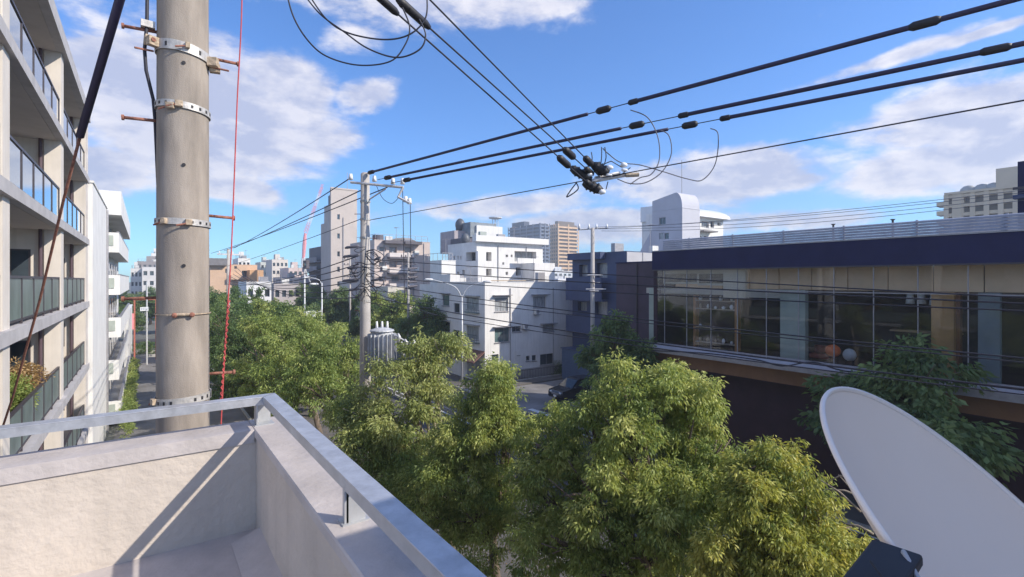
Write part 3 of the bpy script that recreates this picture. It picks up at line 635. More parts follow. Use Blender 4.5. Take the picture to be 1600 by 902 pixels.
for (yy, k_) in ((21.3, 3), (29.6, 2), (12.8, 2)):
    z = FL[k_]; u = thing('air_conditioner', 'white outdoor unit standing on the %s balcony of the cream building' % {(21.3, 3): 'second-highest middle', (29.6, 2): 'far eye-level', (12.8, 2): 'near eye-level'}[(yy, k_)], 'air conditioner', (LX-1.2, yy, z), 'air conditioners on the cream building')
    obj('casing', bx(LX-1.5, yy, z+.06, LX-1.15, yy+.8, z+.66), white_wall2 if 'offwhite_render_wall' in MATS else bl_wall, u, bevel=.02); obj('fan_grille', MB().tube([(LX-1.148, yy+.3, z+.36), (LX-1.13, yy+.3, z+.36)], .22, 16), darkframe, u)
    for dx in (.1, .6): obj('foot', bx(LX-1.48, yy+dx, z, LX-1.18, yy+dx+.08, z+.058), darkframe, u)
# white stair wall and the white block beyond
wb = thing('white_apartment_block', 'narrow white apartment block with stacked box balconies beyond the cream building', 'building', (-2, 45, 0))
obj('stair_wall', MB().box(-9, 31.75, 0, -2.05, 43.0, 14.7), white_wall, wb)
obj('coping', MB().box(-9, 31.7, 14.7, -2.0, 43.05, 14.8), white_wall2, wb)
obj('main_wall', MB().box(-9, 43.01, 0, -2.35, 70, 15.6), white_wall2, wb)
obj('roof_hood', MB().box(-3.2, 43.4, 14.4, -1.3, 69, 16.0), white_wall, wb)
obj('drain_pipe', MB().tube([(-2.0, 42.6, 0), (-2.0, 42.6, 14.6)], .06, 8), alu, wb)
for i, z in enumerate((.6, 3.4, 6.3, 9.2, 12.1)):
    xo = (-1.35, -1.45, -1.35, -1.4, -1.45)[i]
    bb = obj('balcony', MB().box(-2.35, 44, z-.2, xo, 69, z).box(xo-.12, 44, z, xo, 69, z+1.15).box(-2.35, 44, z, xo-.12, 44.1, z+1.15), white_wall, wb)
    obj('end_panel', bx(-2.2, 43.95, z+.25, xo-.3, 43.995, z+.95), grey_pan, bb)
    obj('top_rail', MB().box(xo-.14, 43.99, z+1.153, xo+.02, 69, z+1.22), alu, bb)
    for yy in (46, 50, 54, 58, 62):
        f = obj('window', bx(-2.349, yy, z+.3, -2.30, yy+2, z+2.2), alu, wb); obj('pane', bx(-2.31, yy+.08, z+.38, -2.29, yy+1.92, z+2.12), darkglass, f)
# end wall and garden wall further down
gw = thing('garden_wall', 'tall white boundary wall running beyond the white apartment block', 'wall', (-1, 76, 0)); obj('wall', MB().box(-1.9, 71, 0, -1.5, 92, 6.4).box(-1.95, 70.9, 6.4, -1.45, 92.1, 6.5), white_wall2, gw)
hg = thing('hedge_planter', 'low dark hedge in a kerbed bed closing the lane on the left', 'hedge', (1.5, 83, 0))
obj('kerb_stone', bx(-1.3, 81.2, 0, 5.8, 81.4, .35), kerbm, hg); obj('kerb_stone', bx(-1.3, 85.6, 0, 5.8, 85.8, .35), kerbm, hg)

# ================================================================== GLASS BUILDING ON THE RIGHT
GX = 26.5; GY1 = 21.2; GY0 = -14
gb_ = thing('glass_fronted_building', 'long dark navy building with a glazed upper floor across the street', 'building', (30, 5, 0))
ZT, ZFB, ZG = 11.85, 10.62, 5.93
obj('fascia', bx(GX-.12, GY0, ZFB, GX+.4, GY1+.02, ZT), navy, gb_)
obj('drip_edge', bx(GX-.16, GY0, ZT-.03, GX-.121, GY1+.02, ZT+.03), alu, gb_); obj('drip_edge', bx(GX-.15, GY0, ZFB-.02, GX-.121, GY1+.02, ZFB+.05), darkframe, gb_)
obj('roof', bx(GX+.4, GY0, ZT-.3, 46, GY1, ZT-.06), roofgrey, gb_)
obj('end_wall', MB().box(GX+.01, GY1-.25, 0, 46, GY1, ZT-.31), maroon, gb_)
obj('canopy', MB().prism([(GX-1.15, 5.62), (GX+.02, 5.50), (GX+.02, 5.90), (GX-1.15, 5.86)], 'y', GY0, GY1+.3), mat('canopy_metal', (.56, .55, .60), .5, .1, 1, metal=.2, streak=.1), gb_)
obj('canopy_edge', bx(GX-1.19, GY0, 5.60, GX-1.152, GY1+.3, 5.89), alu, gb_)
obj('ochre_soffit_band', MB().box(GX-.42, GY0, 4.78, GX, GY1+.2, 5.49), mat('ochre_band', (.26, .13, .06), .6, .12, 1), gb_)
obj('ground_floor_wall', MB().box(GX+.5, GY0, 0, GX+.8, GY1-.26, 4.78), maroon, gb_)
obj('lower_soffit', bx(GX-.4, GY0, 4.72, GX+.5, GY1, 4.779), maroon, gb_)
obj('upper_floor', bx(GX+.03, GY0, 5.55, 40, GY1-.26, ZG), maroon, gb_)
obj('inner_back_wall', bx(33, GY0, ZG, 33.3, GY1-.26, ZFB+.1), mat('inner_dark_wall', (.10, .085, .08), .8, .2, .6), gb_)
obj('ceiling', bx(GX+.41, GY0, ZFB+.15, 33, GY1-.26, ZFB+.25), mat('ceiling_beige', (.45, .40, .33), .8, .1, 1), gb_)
beige = mat('beige_bulkhead', (.85, .58, .34), .75, .1, .7)
# beige bulkhead panels behind the glass
ys = [-14+1.62*i for i in range(22)]
for i, y in enumerate(ys):
    if y+1.6 > GY1-.3: break
    obj('bulkhead_panel', bx(27.15, y+.02, 9.52, 27.25, y+1.60, ZFB+.14), beige, gb_)
palegreen = mat('pale_green_column', (.42, .47, .40), .7, .08, 1)
def gcol(x0, x1, X, m, zb_=ZG, zt_=ZFB, nm='column'):
    d, a = onX(x0, X); d, b = onX(x1, X); return obj(nm, bx(X, min(a, b), zb_, X+.35, max(a, b), zt_), m, gb_)
gcol(1014, 1028, 26.9, palegreen, zt_=9.5); gcol(1219, 1258, 26.9, palegreen, zt_=9.5); gcol(1528, 1562, 26.9, mat('grey_green_column', (.22, .26, .27), .7, .1, 1), zt_=9.5)
gcol(1455, 1490, 27.0, ochre, zt_=9.5, nm='ochre_panel'); gcol(1490, 1500, 27.3, mat('brown_panel', (.25, .12, .06), .7, .1, 1), zt_=9.5, nm='brown_panel')
gcol(1130, 1165, 26.95, mat('pale_blind', (.66, .60, .47), .7, .06, 1), 9.0, ZFB-.02, nm='blind')
gcol(1010, 1130, 26.96, mat('pale_blind2', (.50, .47, .40), .7, .06, 1), 9.15, 9.5, nm='blind')
gcol(1165, 1240, 26.96, MATS['pale_blind2'], 9.05, 9.5, nm='blind')
for (x0, x1, yt, yb_) in ((1036, 1090, 424, 441), (1090, 1134, 424, 443)):
    fr_ = gcol(x0, x1, 27.05, MATS['pale_blind'], zh(yb_+3, 31), zh(yt-2, 31), nm='picture_frame'); a, b, c_, d_ = rectX(x0+2, x1-2, yt+4, yb_, 27.0); obj('picture', bx(27.02, a, c_, 27.06, b, d_), mat('picture_brown', (.20, .16, .11), .7, .4, 2), fr_)
# mullions, transom, panes
mull = [5.8+1.62*i for i in range(-12, 10)]
for y in mull: obj('mullion', bx(GX+.03, y-.016, ZG, GX+.09, y+.016, ZFB), alu, gb_)
obj('transom', MB().box(GX+.024, GY0, 9.41, GX+.096, GY1-.26, 9.45).box(GX+.024, GY0, ZG+.02, GX+.096, GY1-.26, ZG+.10), alu, gb_)
shop_glass = glass_mat('shopfront_glass', (.90, .92, .94), .99, .015, .25)
for i, y in enumerate(mull[:-1]):
    for (za, zb_) in ((ZG+.1, 9.40), (9.46, ZFB)): obj('pane', bx(GX+.055, y+.026, za, GX+.067, y+1.594, zb_), shop_glass, gb_)
obj('pane', bx(GX+.055, mull[-1]+.026, ZG+.1, GX+.067, GY1-.26, ZFB), shop_glass, gb_)
# louvred screen on the roof
for i in range(6):
    obj('louver_slat', MB().prism([(28.5, 11.93+i*.13), (28.60, 11.97+i*.13), (28.60, 12.06+i*.13), (28.5, 12.02+i*.13)], 'y', GY0, 22.0), louver, gb_)
for y in range(-13, 22, 3): obj('louver_post', bx(28.6, y, ZT-.06, 28.68, y+.08, 12.75), louver, gb_)
sk = [(y, .9+((y*7) % 5)*.3) for y in range(-12, 21, 2)]
for y, l in sk: obj('roof_equipment', bx(28.0, y, ZT-.05, 28.35, y+l, ZT+.10), white_wall, gb_)  # row of white boxes standing for the bright sunlit roof equipment
for xx, hh in ((1302, 0), (1395, 0)):
    d, yy = onX(xx, 30); obj('roof_vent', MB().tube([(30, yy, 11.8), (30, yy, 12.95), (30, yy, 13.02)], [.05, .05, .12], 8), darkframe, gb_)
# dark stair tower at the far right edge
st = thing('stair_tower', 'dark navy stair tower cut by the right edge of the view', 'building', (34, 4, 0))
d, yy = onX(1590, 33); zt_ = zh(253, d); obj('wall', MB().box(33, 0, 11.6, 37, yy, zt_), navy, st); obj('ledge', MB().box(32.6, 0, zh(312, d), 33, yy+.1, zh(306, d)), navy2, st); obj('railing', MB().box(32.6, 0, zh(298, d), 32.66, yy+.1, zh(294, d)), darkframe, st)
# recessed dark wing
rw = thing('dark_annex', 'dark maroon annex between the glass building and the navy one', 'building', (31, 24, 0))
obj('wall', bx(30, 21.25, 0, 34.5, 27.6, 11.3), mat('purple_brown_wall', (.075, .05, .075), .7, .15, .8), rw); obj('coping', bx(29.95, 21.2, 11.3, 34.55, 27.65, 11.4), navy, rw)
obj('drain_pipe', MB().tube([(29.93, 25.5, 0), (29.93, 25.5, 11.2)], .05, 8), darkframe, rw)
# interior things
wood = mat('orange_wood', (.38, .16, .07), .5, .15, 4, stretch=(1, 6, 1))
sh = thing('display_shelf', 'orange wooden display shelf with small crockery behind the glass', 'shelf', (28, 17, ZG)); SX = 27.3
def sp(x, y): v = PX(x, y, SX); return v.y, v.z
ya, yb = onX(1085, SX)[1], onX(1150, SX)[1]
for yy in (ya, yb): obj('upright', bx(SX, yy-.08, ZG, SX+.35, yy+.08, 9.1), wood, sh)
obj('back_board', bx(SX+.36, yb, ZG, SX+.38, ya, 9.1), maroon, sh)
for zz in (6.25, 7.15, 8.25, 8.75): obj('shelf_board', bx(SX, yb+.08, zz, SX+.35, ya-.08, zz+.05), mat('shelf_board', (.45, .36, .30), .5, .1, 3), sh)
rnd = random.Random(5); rown = {6.30: 'bottom', 7.20: 'second lowest', 8.30: 'third', 8.80: 'top'}
for zz, wds in ((6.30, ('left end', 'left of centre', 'centre', 'right of centre', 'right end')), (7.20, ('left end',)), (8.30, ('left end', 'left of centre', 'centre', 'right of centre', 'right end')), (8.80, ('left end', 'left of centre', 'centre', 'right end'))):
    for i, wd in enumerate(wds):
        f = (.06+.88*i/max(1, len(wds)-1)) if len(wds) > 1 else .06; yy = ya-.2-(ya-yb-.4)*f; r_ = rnd.uniform(.06, .12); h_ = rnd.uniform(.14, .3)
        tag(obj('vase', MB().tube([(SX+.12, yy, zz), (SX+.12, yy, zz+h_*.5), (SX+.12, yy, zz+h_)], [r_*.6, r_, r_*.45], 10), (white_ins if rnd.random() < .75 else rust2), None, True), 'small vase at the %s of the %s shelf behind the glass' % (wd, rown[zz]), 'vase', 'crockery on the display shelf')
v = PX(1300, 541, 27.2)
ch = thing('round_orange_chair', 'round bright orange chair at the window behind the glass', 'chair', (v.x, v.y, ZG)); obj('shell', MB().ball((v.x+.1, v.y, ZG+.62), (.18, .36, .30), 16, 10), mat('orange_fabric', (.80, .17, .04), .6, .08, 3), ch, True)
for s_ in (-.2, .2): obj('leg', MB().tube([(v.x+.1, v.y+s_, ZG), (v.x+.1, v.y+s_*.6, ZG+.4)], .02, 6), darkframe, ch)
v = PX(1326, 548, 27.2)
ch = thing('round_white_chair', 'rounded white chair right of the orange one behind the glass', 'chair', (v.x, v.y, ZG)); obj('shell', MB().ball((v.x+.1, v.y, ZG+.50), (.18, .30, .30), 16, 10), mat('white_fabric', (.6, .6, .58), .6, .08, 3), ch, True)
for s_ in (-.2, .2): obj('leg', MB().tube([(v.x+.1, v.y+s_, ZG), (v.x+.1, v.y+s_*.6, ZG+.3)], .02, 6), darkframe, ch)
v = PX(1280, 551, 27.4)
tb = thing('low_red_sofa', 'low dark red sofa left of the orange chair behind the glass', 'sofa', (v.x, v.y, ZG)); obj('seat', bx(v.x, v.y-.5, ZG+.12, v.x+.7, v.y+.5, ZG+.38), mat('red_fabric', (.22, .05, .04), .7, .1, 3), tb, bevel=.05); obj('backrest', bx(v.x+.55, v.y-.5, ZG+.38, v.x+.72, v.y+.5, ZG+.75), MATS['red_fabric'], tb, bevel=.05)
for s_ in (-.42, .42): obj('leg', bx(v.x+.05, v.y+s_-.03, ZG, v.x+.1, v.y+s_+.03, ZG+.12), darkframe, tb)
lampwhite = mat('white_lamp_shade', (.7, .7, .66), .5, .05, 3)
for i, (x, y) in enumerate(((1422, 466), (1440, 466), (1459, 468))):
    v = PX(x, y, 27.6); t_ = thing('pendant_lamp', '%s of the three white pendant lamps left of the ochre panel' % ('leftmost', 'middle', 'rightmost')[i], 'lamp', (v.x, v.y, 9.5), 'pendant lamps behind the glass')
    obj('shade', MB().tube([(v.x, v.y, v.z-.25), (v.x, v.y, v.z+.22)], [.17, .12], 12), lampwhite, t_, True); obj('cord', MB().tube([(v.x, v.y, v.z+.2), (v.x, v.y, 9.6)], .012, 5), darkframe, t_)
tb = thing('long_table', 'long pale table edge behind the right-hand panes', 'table', (28, 7, ZG)); v0, v1 = PX(1390, 505, 28), PX(1500, 510, 28)
obj('top', bx(28, v1.y, ZG+1.72, 28.5, v0.y, ZG+1.80), mat('table_tan', (.42, .28, .16), .5, .1, 3), tb)
for yy in (v0.y-.1, v1.y+.1): obj('leg', bx(28.2, yy-.04, ZG, 28.28, yy+.04, ZG+1.72), darkframe, tb)

# ================================================================== NAVY BUILDING BEHIND THE SIDE STREET
ZB = 12.62; NX = 36.0; NY0, NY1 = 31.9, 39.2
ops = [rectX(932, 949, 411, 434, NX), rectX(930, 949, 470, 492, NX), rectX(905, 918, 414, 432, NX), rectX(903, 917, 472, 486, NX)]
nb = building('navy_building', 'navy blue building with recessed windows behind the slim pole', NX, 46, NY0, NY1, ZB, navy2, opsX=[o+(curtain, 2) for o in ops], n=2, dep=.5, rm=roofgrey)
a, b, c_, d_ = rectX(897, 946, 396, 406, NX); obj('roof_overhang', bx(NX-.7, a, c_, NX-.035, NY1, ZB+.1), navy2, nb)
a, b, c_, d_ = rectX(897, 950, 434, 470, NX); obj('balcony_front', bx(NX-.9, a, c_, NX-.8, NY1, d_), navy2, nb); obj('balcony_floor', bx(NX-.8, a, c_, NX-.01, NY1, c_+.15), navy2, nb)
a, b, c_, d_ = rectX(897, 950, 494, 520, NX); obj('balcony_front', bx(NX-.9, a, c_, NX-.8, NY1, d_), navy2, nb)
obj('grey_parapet_panel', MB().box(NX+.05, NY0-.05, ZB-.95, 42, NY0-.005, ZB+.0), mat('grey_panel', (.46, .45, .48), .6, .06, 1), nb); obj('panel_joint', bx(38.2, NY0-.09, ZB-.95, 38.28, NY0-.055, ZB), alu, nb)
bf = thing('blue_garage_shutter', 'blue garage box standing behind the parked black car', 'garage', (35, 36, 0)); GYE = onX(878, 34.2)[1]; obj('wall', bx(34.2, 31.0, 0, 35.9, GYE, 3.1), mat('bright_blue_wall', (.06, .10, .19), .6, .1, 1), bf); obj('roof', bx(34.1, 30.9, 3.1, 35.95, GYE+.1, 3.2), navy2, bf)
for i in range(9): obj('shutter_slat', bx(34.17, 31.4, .2+i*.3, 34.198, GYE-.3, .47+i*.3), mat('bright_blue_wall', ()), bf)

# ================================================================== WHITE THREE-STOREY HOUSE
WX, WY = 26.5, 41.2; WX1 = 37.9; WZ = 9.75
opY = [rectY(773, 794, 466, 487, WY)+(curtain, 2), rectY(833, 853, 464, 481, WY)+(curtain, 3), rectY(773, 796, 513, 535, WY)+(greenglass, 3), rectY(800, 814, 510, 519, WY)+(darkglass, 2), rectY(848, 865, 508, 518, WY)+(curtain, 2),
       rectY(808, 812, 550, 555, WY)+(darkglass, 1), rectY(822, 828, 556, 564, WY)+(darkglass, 1), rectY(831, 838, 555, 564, WY)+(darkglass, 1), rectY(844, 865, 553, 570, WY)+(darkglass, 2), rectY(768, 779, 554, 592, WY)+(darkglass, 1)]
opX = [rectX(691, 702, 461, 478, WX)+(greenglass, 1), rectX(709, 718, 474, 489, WX)+(darkglass, 1), rectX(729, 748, 465, 484, WX)+(curtain, 2), rectX(691, 703, 503, 518, WX)+(darkglass, 1), rectX(708, 718, 516, 530, WX)+(darkglass, 1), rectX(729, 748, 510, 530, WX)+(curtain, 2),
       rectX(729, 754, 562, 590, WX)+(curtain, 2)]
wh = building('white_house', 'three-storey white house on the corner of the side street', WX, WX1, WY, 51.0, WZ, white_wall, opY, opX, dep=.16, sill=True)
for (x0, x1, y0, y1) in ((729, 749, 483, 489), (729, 749, 529, 535)):
    a, b, c_, d_ = rectX(x0, x1, y0-7, y1, WX); g = MB(); g.box(WX-.42, a-.1, c_, WX-.03, b+.1, c_+.08)
    g.box(WX-.42, a-.1, d_-.05, WX-.38, b+.1, d_); n_ = 9
    for i in range(n_+1): yy = a-.1+(b-a+.17)*i/n_; g.box(WX-.415, yy, c_+.08, WX-.385, yy+.03, d_-.05)
    obj('window_balcony', g, greenglass if y0 > 500 else mat('green_rail', (.16, .22, .22), .6, .1, 2), wh)
for (x0, x1, y) in ((770, 797, 511), (844, 868, 506), (770, 797, 462), (830, 856, 461)):
    a, b, c_, d_ = rectY(x0, x1, y-1.5, y, WY); obj('window_hood', bx(a, WY-.45, c_, b, WY-.002, c_+.07), alu, wh)
for (x0, x1, y) in ((727, 750, 463), (727, 750, 508), (689, 704, 459), (689, 704, 501)):
    a, b, c_, d_ = rectX(x0, x1, y-1.5, y, WX); obj('window_hood', bx(WX-.4, a, c_, WX-.002, b, c_+.07), alu, wh)
a, b, c_, d_ = rectX(722, 758, 549, 562, WX)
obj('awning', MB().prism([(WX-1.3, c_), (WX-1.3, c_+.1), (WX-.032, d_+.2), (WX-.032, d_+.1)], 'y', a, b), brownroof, wh)
n_ = 18
for i in range(n_): yy = a+(b-a)*i/n_; obj('awning_rib', MB().prism([(WX-1.31, c_+.102), (WX-1.31, c_+.14), (WX-.033, d_+.24), (WX-.033, d_+.202)], 'y', yy, yy+.05), brownroof, wh)
for x in (797, 864): a_ = onY(x, WY)[1]; obj('downpipe', MB().tube([(a_, WY-.06, .2), (a_, WY-.06, 9.2)], .045, 8), alu, wh)
obj('plinth', bx(WX+2, WY-.08, 0, WX1, WY-.002, 1.0), mat('grey_plinth', (.35, .34, .34), .85, .1, 1.2), wh)
obj('side_door', bx(*[onY(804, WY)[1], WY-.03, 1.0], onY(813, WY)[1], WY-.001, 2.9), white_wall2, wh)
obj('roof_upstand', bx(WX+.3, 48.6, WZ+.081, WX+1.5, 50.9, WZ+.9), white_wall2, wh)
obj('roof_pipe', MB().tube([(WX+2, 44, WZ+.2), (WX+9, 45, WZ+.2)], .06, 6), rust2, wh)
# air conditioners on the wall
for (x, y) in ((820, 510), (838, 487)):
    v = PY(x, y, WY); u = thing('air_conditioner', 'boxy outdoor unit bracketed on the white house wall, %s' % ('lower one' if x == 820 else 'upper one'), 'air conditioner', (v.x, WY-.2, v.z-.25), 'air conditioners on the white house')
    obj('casing', bx(v.x-.38, WY-.4, v.z-.25, v.x+.38, WY-.1, v.z+.28), white_wall2, u); obj('fan_grille', MB().tube([(v.x-.1, WY-.42, v.z), (v.x-.1, WY-.401, v.z)], .2, 16), alu, u); obj('bracket', bx(v.x-.35, WY-.38, v.z-.3, v.x+.35, WY, v.z-.252), alu, u)
# lean-to beside it
lt = thing('lean_to_shed', 'low beige lean-to with a rust-red roof beside the white house', 'shed', (38.6, 40, 0)); obj('wall', bx(37.95, 39.4, 0, 40.6, 42, 4.2), mat('beige_shed', (.55, .50, .40), .85, .08, 1), lt); obj('roof', MB().prism([(39.2, 4.2), (42.2, 4.6), (42.2, 4.75), (39.2, 4.35)], 'x', 37.7, 40.8), mat('rust_roof', (.30, .12, .09), .7, .2, 2), lt)
lt2 = thing('gabled_shed', 'small white gabled shed behind the lean-to', 'shed', (43, 50, 0)); obj('wall', bx(42, 48, 0, 46, 53, 7.2), white_wall, lt2); obj('roof', MB().prism([(41.5, 7.0), (44, 9.0), (46.5, 7.0), (46.5, 6.8), (44, 8.7), (41.5, 6.8)], 'y', 47.6, 53.4), roofgrey, lt2)
# iron fence in front
fn = thing('iron_fence', 'low black iron fence at the foot of the white house', 'fence', (33, 40.2, 0))
obj('rail', MB().box(29.5, 40.18, 1.05, 37.5, 40.22, 1.09).box(29.5, 40.18, .15, 37.5, 40.22, .19), darkframe, fn)
for i in range(41): obj('bar', bx(29.5+i*.2, 40.185, .1, 29.52+i*.2, 40.215, 1.05), darkframe, fn)
struct('fence_kerb', bx(29.3, 40.1, .121, 37.7, 40.3, .20), kerbm)

# ================================================================== BUILDINGS BEHIND
def grid_ops(ax, x0, x1, y0, y1, pl, nx, ny, fx=.6, fy=.5):
    out = []; r_ = (rectX if ax == '-X' else rectY)(x0, x1, y0, y1, pl); du = (r_[1]-r_[0])/nx; dz = (r_[3]-r_[2])/ny
    for i in range(nx):
        for j in range(ny):
            u = r_[0]+du*(i+.5); z = r_[2]+dz*(j+.5); out.append((u-du*fx/2, u+du*fx/2, z-dz*fy/2, z+dz*fy/2))
    return out
UX, UY = 36.0, 58.0; d, UX1 = onY(848, UY); UZ = zh(381, 71)
ub = building('white_upper_block', 'broad white block with cut-in balconies rising behind the white house', UX, UX1, UY, 66, UZ, white_wall,
    [rectY(757, 768, 394, 408, UY)+(darkglass, 1), rectY(757, 768, 420, 431, UY)+(darkglass, 1), rectY(790, 794, 398, 402, UY)+(darkglass, 1), rectY(798, 801, 398, 402, UY)+(darkglass, 1), rectY(785, 788, 410, 414, UY)+(darkglass, 1), rectY(790, 794, 425, 430, UY)+(darkglass, 1), rectY(804, 838, 393, 409, UY)+(curtain, 4), rectY(806, 814, 418, 431, UY)+(darkglass, 1), rectY(830, 832, 416, 440, UY)+(darkglass, 1)],
    [rectX(728, 744, 394, 408, UX)+(darkglass, 2), rectX(719, 721, 400, 406, UX)+(darkglass, 1), rectX(714.5, 716.5, 400, 406, UX)+(darkglass, 1), rectX(709, 711, 400, 406, UX)+(darkglass, 1), rectX(714, 717, 425, 430, UX)+(darkglass, 1), rectX(722, 726, 422, 430, UX)+(darkglass, 1)], dep=1.0)
obj('roof_edge', MB().box(UX-.5, UY-.7, UZ+.081, UX1+.6, UY+.3, UZ+.9), white_wall, ub)
obj('balcony_front', bx(*[onY(803, UY)[1], UY-.9, zh(412, 72)], onY(842, UY)[1], UY-.8, zh(404, 72)), white_wall2, ub)
obj('projecting_wing', bx(onY(815, UY)[1], UY-3, 0, onY(846, UY)[1], UY-.01, zh(411, 71)), white_wall, ub)
for x in (752,): a_ = onY(x, UY)[1]; obj('pier', bx(a_-.9, UY-.6, 0, a_+.4, UY-.01, UZ-1.2), white_wall, ub)
# clutter of roof structures
rc = thing('rooftop_stair_head', 'odd grey rooftop structures with a dark round tank left of the antenna mast', 'rooftop structure', (40, 70, UZ))
v = PX(700, 375, 38.5); 
def rb(x0, x1, y0, y1, X, dp, m, nm): a, b, c_, d_ = rectX(x0, x1, y0, y1, X); return obj(nm, bx(X, a, c_, X+dp, b, d_), m, rc)
rb(688, 710, 362, 396, 40, 3, mat('mauve_wall', (.40, .36, .38), .8, .1, 1), 'side_house'); rb(700, 736, 384, 400, 39, 3, roofgrey, 'deck'); rb(704, 722, 373, 386, 38.6, 2, darkbalc, 'dark_opening'); rb(712, 735, 349, 372, 42, 5, mat('grey_dome_wall', (.22, .25, .28), .7, .2, 1), 'turret'); rb(732, 745, 353, 386, 43, 5, white_wall2, 'stair_box')
v = PX(719, 352, 42); obj('dome', MB().ball(v, (.8, .9, 1.1), 14, 8), mat('dark_dome', (.10, .11, .13), .5, .2, 2), rc, True)
v = PX(727, 375, 38.2); obj('tank', MB().ball(v, (.7, .7, 1.0), 14, 8), MATS['dark_dome'], rc, True)
lwb = building('white_roof_box', 'plain white rooftop box with a shaded left side above the white house', onY(690, 58)[1], onY(712, 58)[1], 58, onX(672, onY(690, 58)[1])[1], zh(408, 66), white_wall, [], [], z0=0)
lg = building('grey_low_block', 'low pale block with a shaded front left of the white house', 31.5, 36, 56, 66, zh(445, 72), white_wall2, [], [rectX(612, 640, 452, 464, 31.5)+(darkglass, 3)])
# pink apartment block
KY = 80; KX = onY(585, KY)[1]; KX1 = onY(672, KY)[1]; KZ = zh(377, 85)
pk = building('pink_apartment_block', 'pink-beige apartment block with long white balconies right of the transformer pole', KX, KX1, KY, 92, KZ, pinkwall,
   [rectY(x0, x1, y0, y1, KY)+(curtain, 2) for (x0, x1, y0, y1) in ((592, 603, 386, 393), (608, 620, 386, 395), (632, 643, 386, 395), (592, 603, 409, 416), (608, 620, 409, 418), (632, 643, 409, 418), (592, 603, 432, 440), (612, 624, 432, 440))], [], dep=.5)
for (x0, x1, y0, y1) in ((605, 643, 396, 405), (605, 643, 420, 429), (605, 643, 443, 452)):
    a, b, c_, d_ = rectY(x0, x1, y0, y1, KY); o_ = obj('balcony', MB().box(a, KY-1.1, c_+.3, b, KY-1.0, d_).box(a, KY-1.0, c_+.3, a+.1, KY, d_).box(b-.1, KY-1.0, c_+.3, b, KY, d_), mat('pale_pink_panel', (.66, .60, .58), .8, .05, 1), pk); obj('balcony_slab', bx(a, KY-1.15, c_, b, KY-.002, c_+.29), darkbalc, o_)
a, b, c_, d_ = rectY(598, 655, 377, 382, KY); obj('roof_canopy', MB().box(a, KY-1.2, c_, (a+b)/2-.2, KY-.035, c_+.5).box((a+b)/2+.2, KY-1.2, c_, b, KY-.035, c_+.5), darkbalc, pk)
obj('water_tank', MB().tube([(KX+1, KY+1, KZ-.4), (KX+1, KY+1, KZ+.9)], .9, 12), darkbalc, pk)
obj('curved_roof', MB().prism([(KX+2+8*i/8, KZ-.5+1.3*math.sin(math.pi*i/8)) for i in range(9)], 'y', KY+2, KY+10), roofgrey, pk)
# tan tower: stepped slab
TY = 110; TX = onY(517, TY)[1]; TX1 = onY(558, TY)[1]
tw_ = thing('tan_tower', 'slender tan tower with a column of tiny windows and a stepped left side', 'building', (TX+3, TY+5, 0))
top_ = zh(296, 109); m_ = MB()
ops = [rectY(527, 531, y, y+8, TY) for y in (335, 365, 393, 417, 440, 463, 484)]
facade(m_, '-Y', TY, TX, TX1, 0, top_, ops, .25)
ysteps = [(515, top_, 296), (506, zh(320, 112), 0), (501.5, zh(352, 113), 0)]
yprev = TY
for i, (x, zt__, _) in enumerate(((515.5, top_, 0), (506.5, zh(322, 111), 0), (501.5, zh(350, 113), 0))):
    yn = onX(x, TX)[1]; yn = max(yn, yprev+.8); m_.add([(TX, yprev, 0), (TX, yn, 0), (TX, yn, zt__), (TX, yprev, zt__)], [(0, 1, 2, 3)]); m_.add([(TX, yprev, zt__), (TX, yn, zt__), (TX1, yn, zt__), (TX1, yprev, zt__)], [(0, 1, 2, 3)]); m_.add([(TX, yn, 0), (TX1, yn, 0), (TX1, yn, zt__), (TX, yn, zt__)], [(0, 1, 2, 3)]); yprev = yn
m_.add([(TX1, TY, 0), (TX1, yprev, 0), (TX1, yprev, top_), (TX1, TY, top_)], [(0, 1, 2, 3)])
obj('wall', m_, towerwall, tw_)
obj('coping', MB().box(TX-.1, TY-.1, top_, TX1+.1, TY+.2, top_+.3), towerwall, tw_)
for o in ops: window(tw_, '-Y', TY, o, gm=darkglass, n=1, dep=.25, fw=.06)
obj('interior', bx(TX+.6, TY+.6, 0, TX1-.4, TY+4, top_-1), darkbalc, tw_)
a_ = onY(531, TY)[1]; obj('antenna', MB().tube([(onY(545, TY)[1], TY+1, top_), (onY(545, TY)[1], TY+1, top_+4)], .06, 5), alu, tw_)
obj('downpipe', MB().tube([(a_+.7, TY-.08, 0), (a_+.7, TY-.08, top_-6)], .09, 6), alu, tw_)
# dark stepped balconies left of it
db = building('dark_balcony_block', 'dark shaded block with stacked balconies left of the tan tower', onX(500, 30)[0]*0+33.5, 40, 122, onX(483, 33.5)[1], zh(388, 125), darkbalc, [], [])
for k_ in range(5):
    zz = zh(412+k_*13, 128); a, b, c_, d_ = rectX(481-k_*2.5, 501, 405+k_*13, 412+k_*13, 33.2); obj('balcony', MB().box(32.2, a, zz, 33.48, b, zz+.25).box(32.2, a, zz+.25, 32.3, b, zz+1.2), mat('dark_balcony_edge', (.26, .25, .27), .8, .1, 1), db)
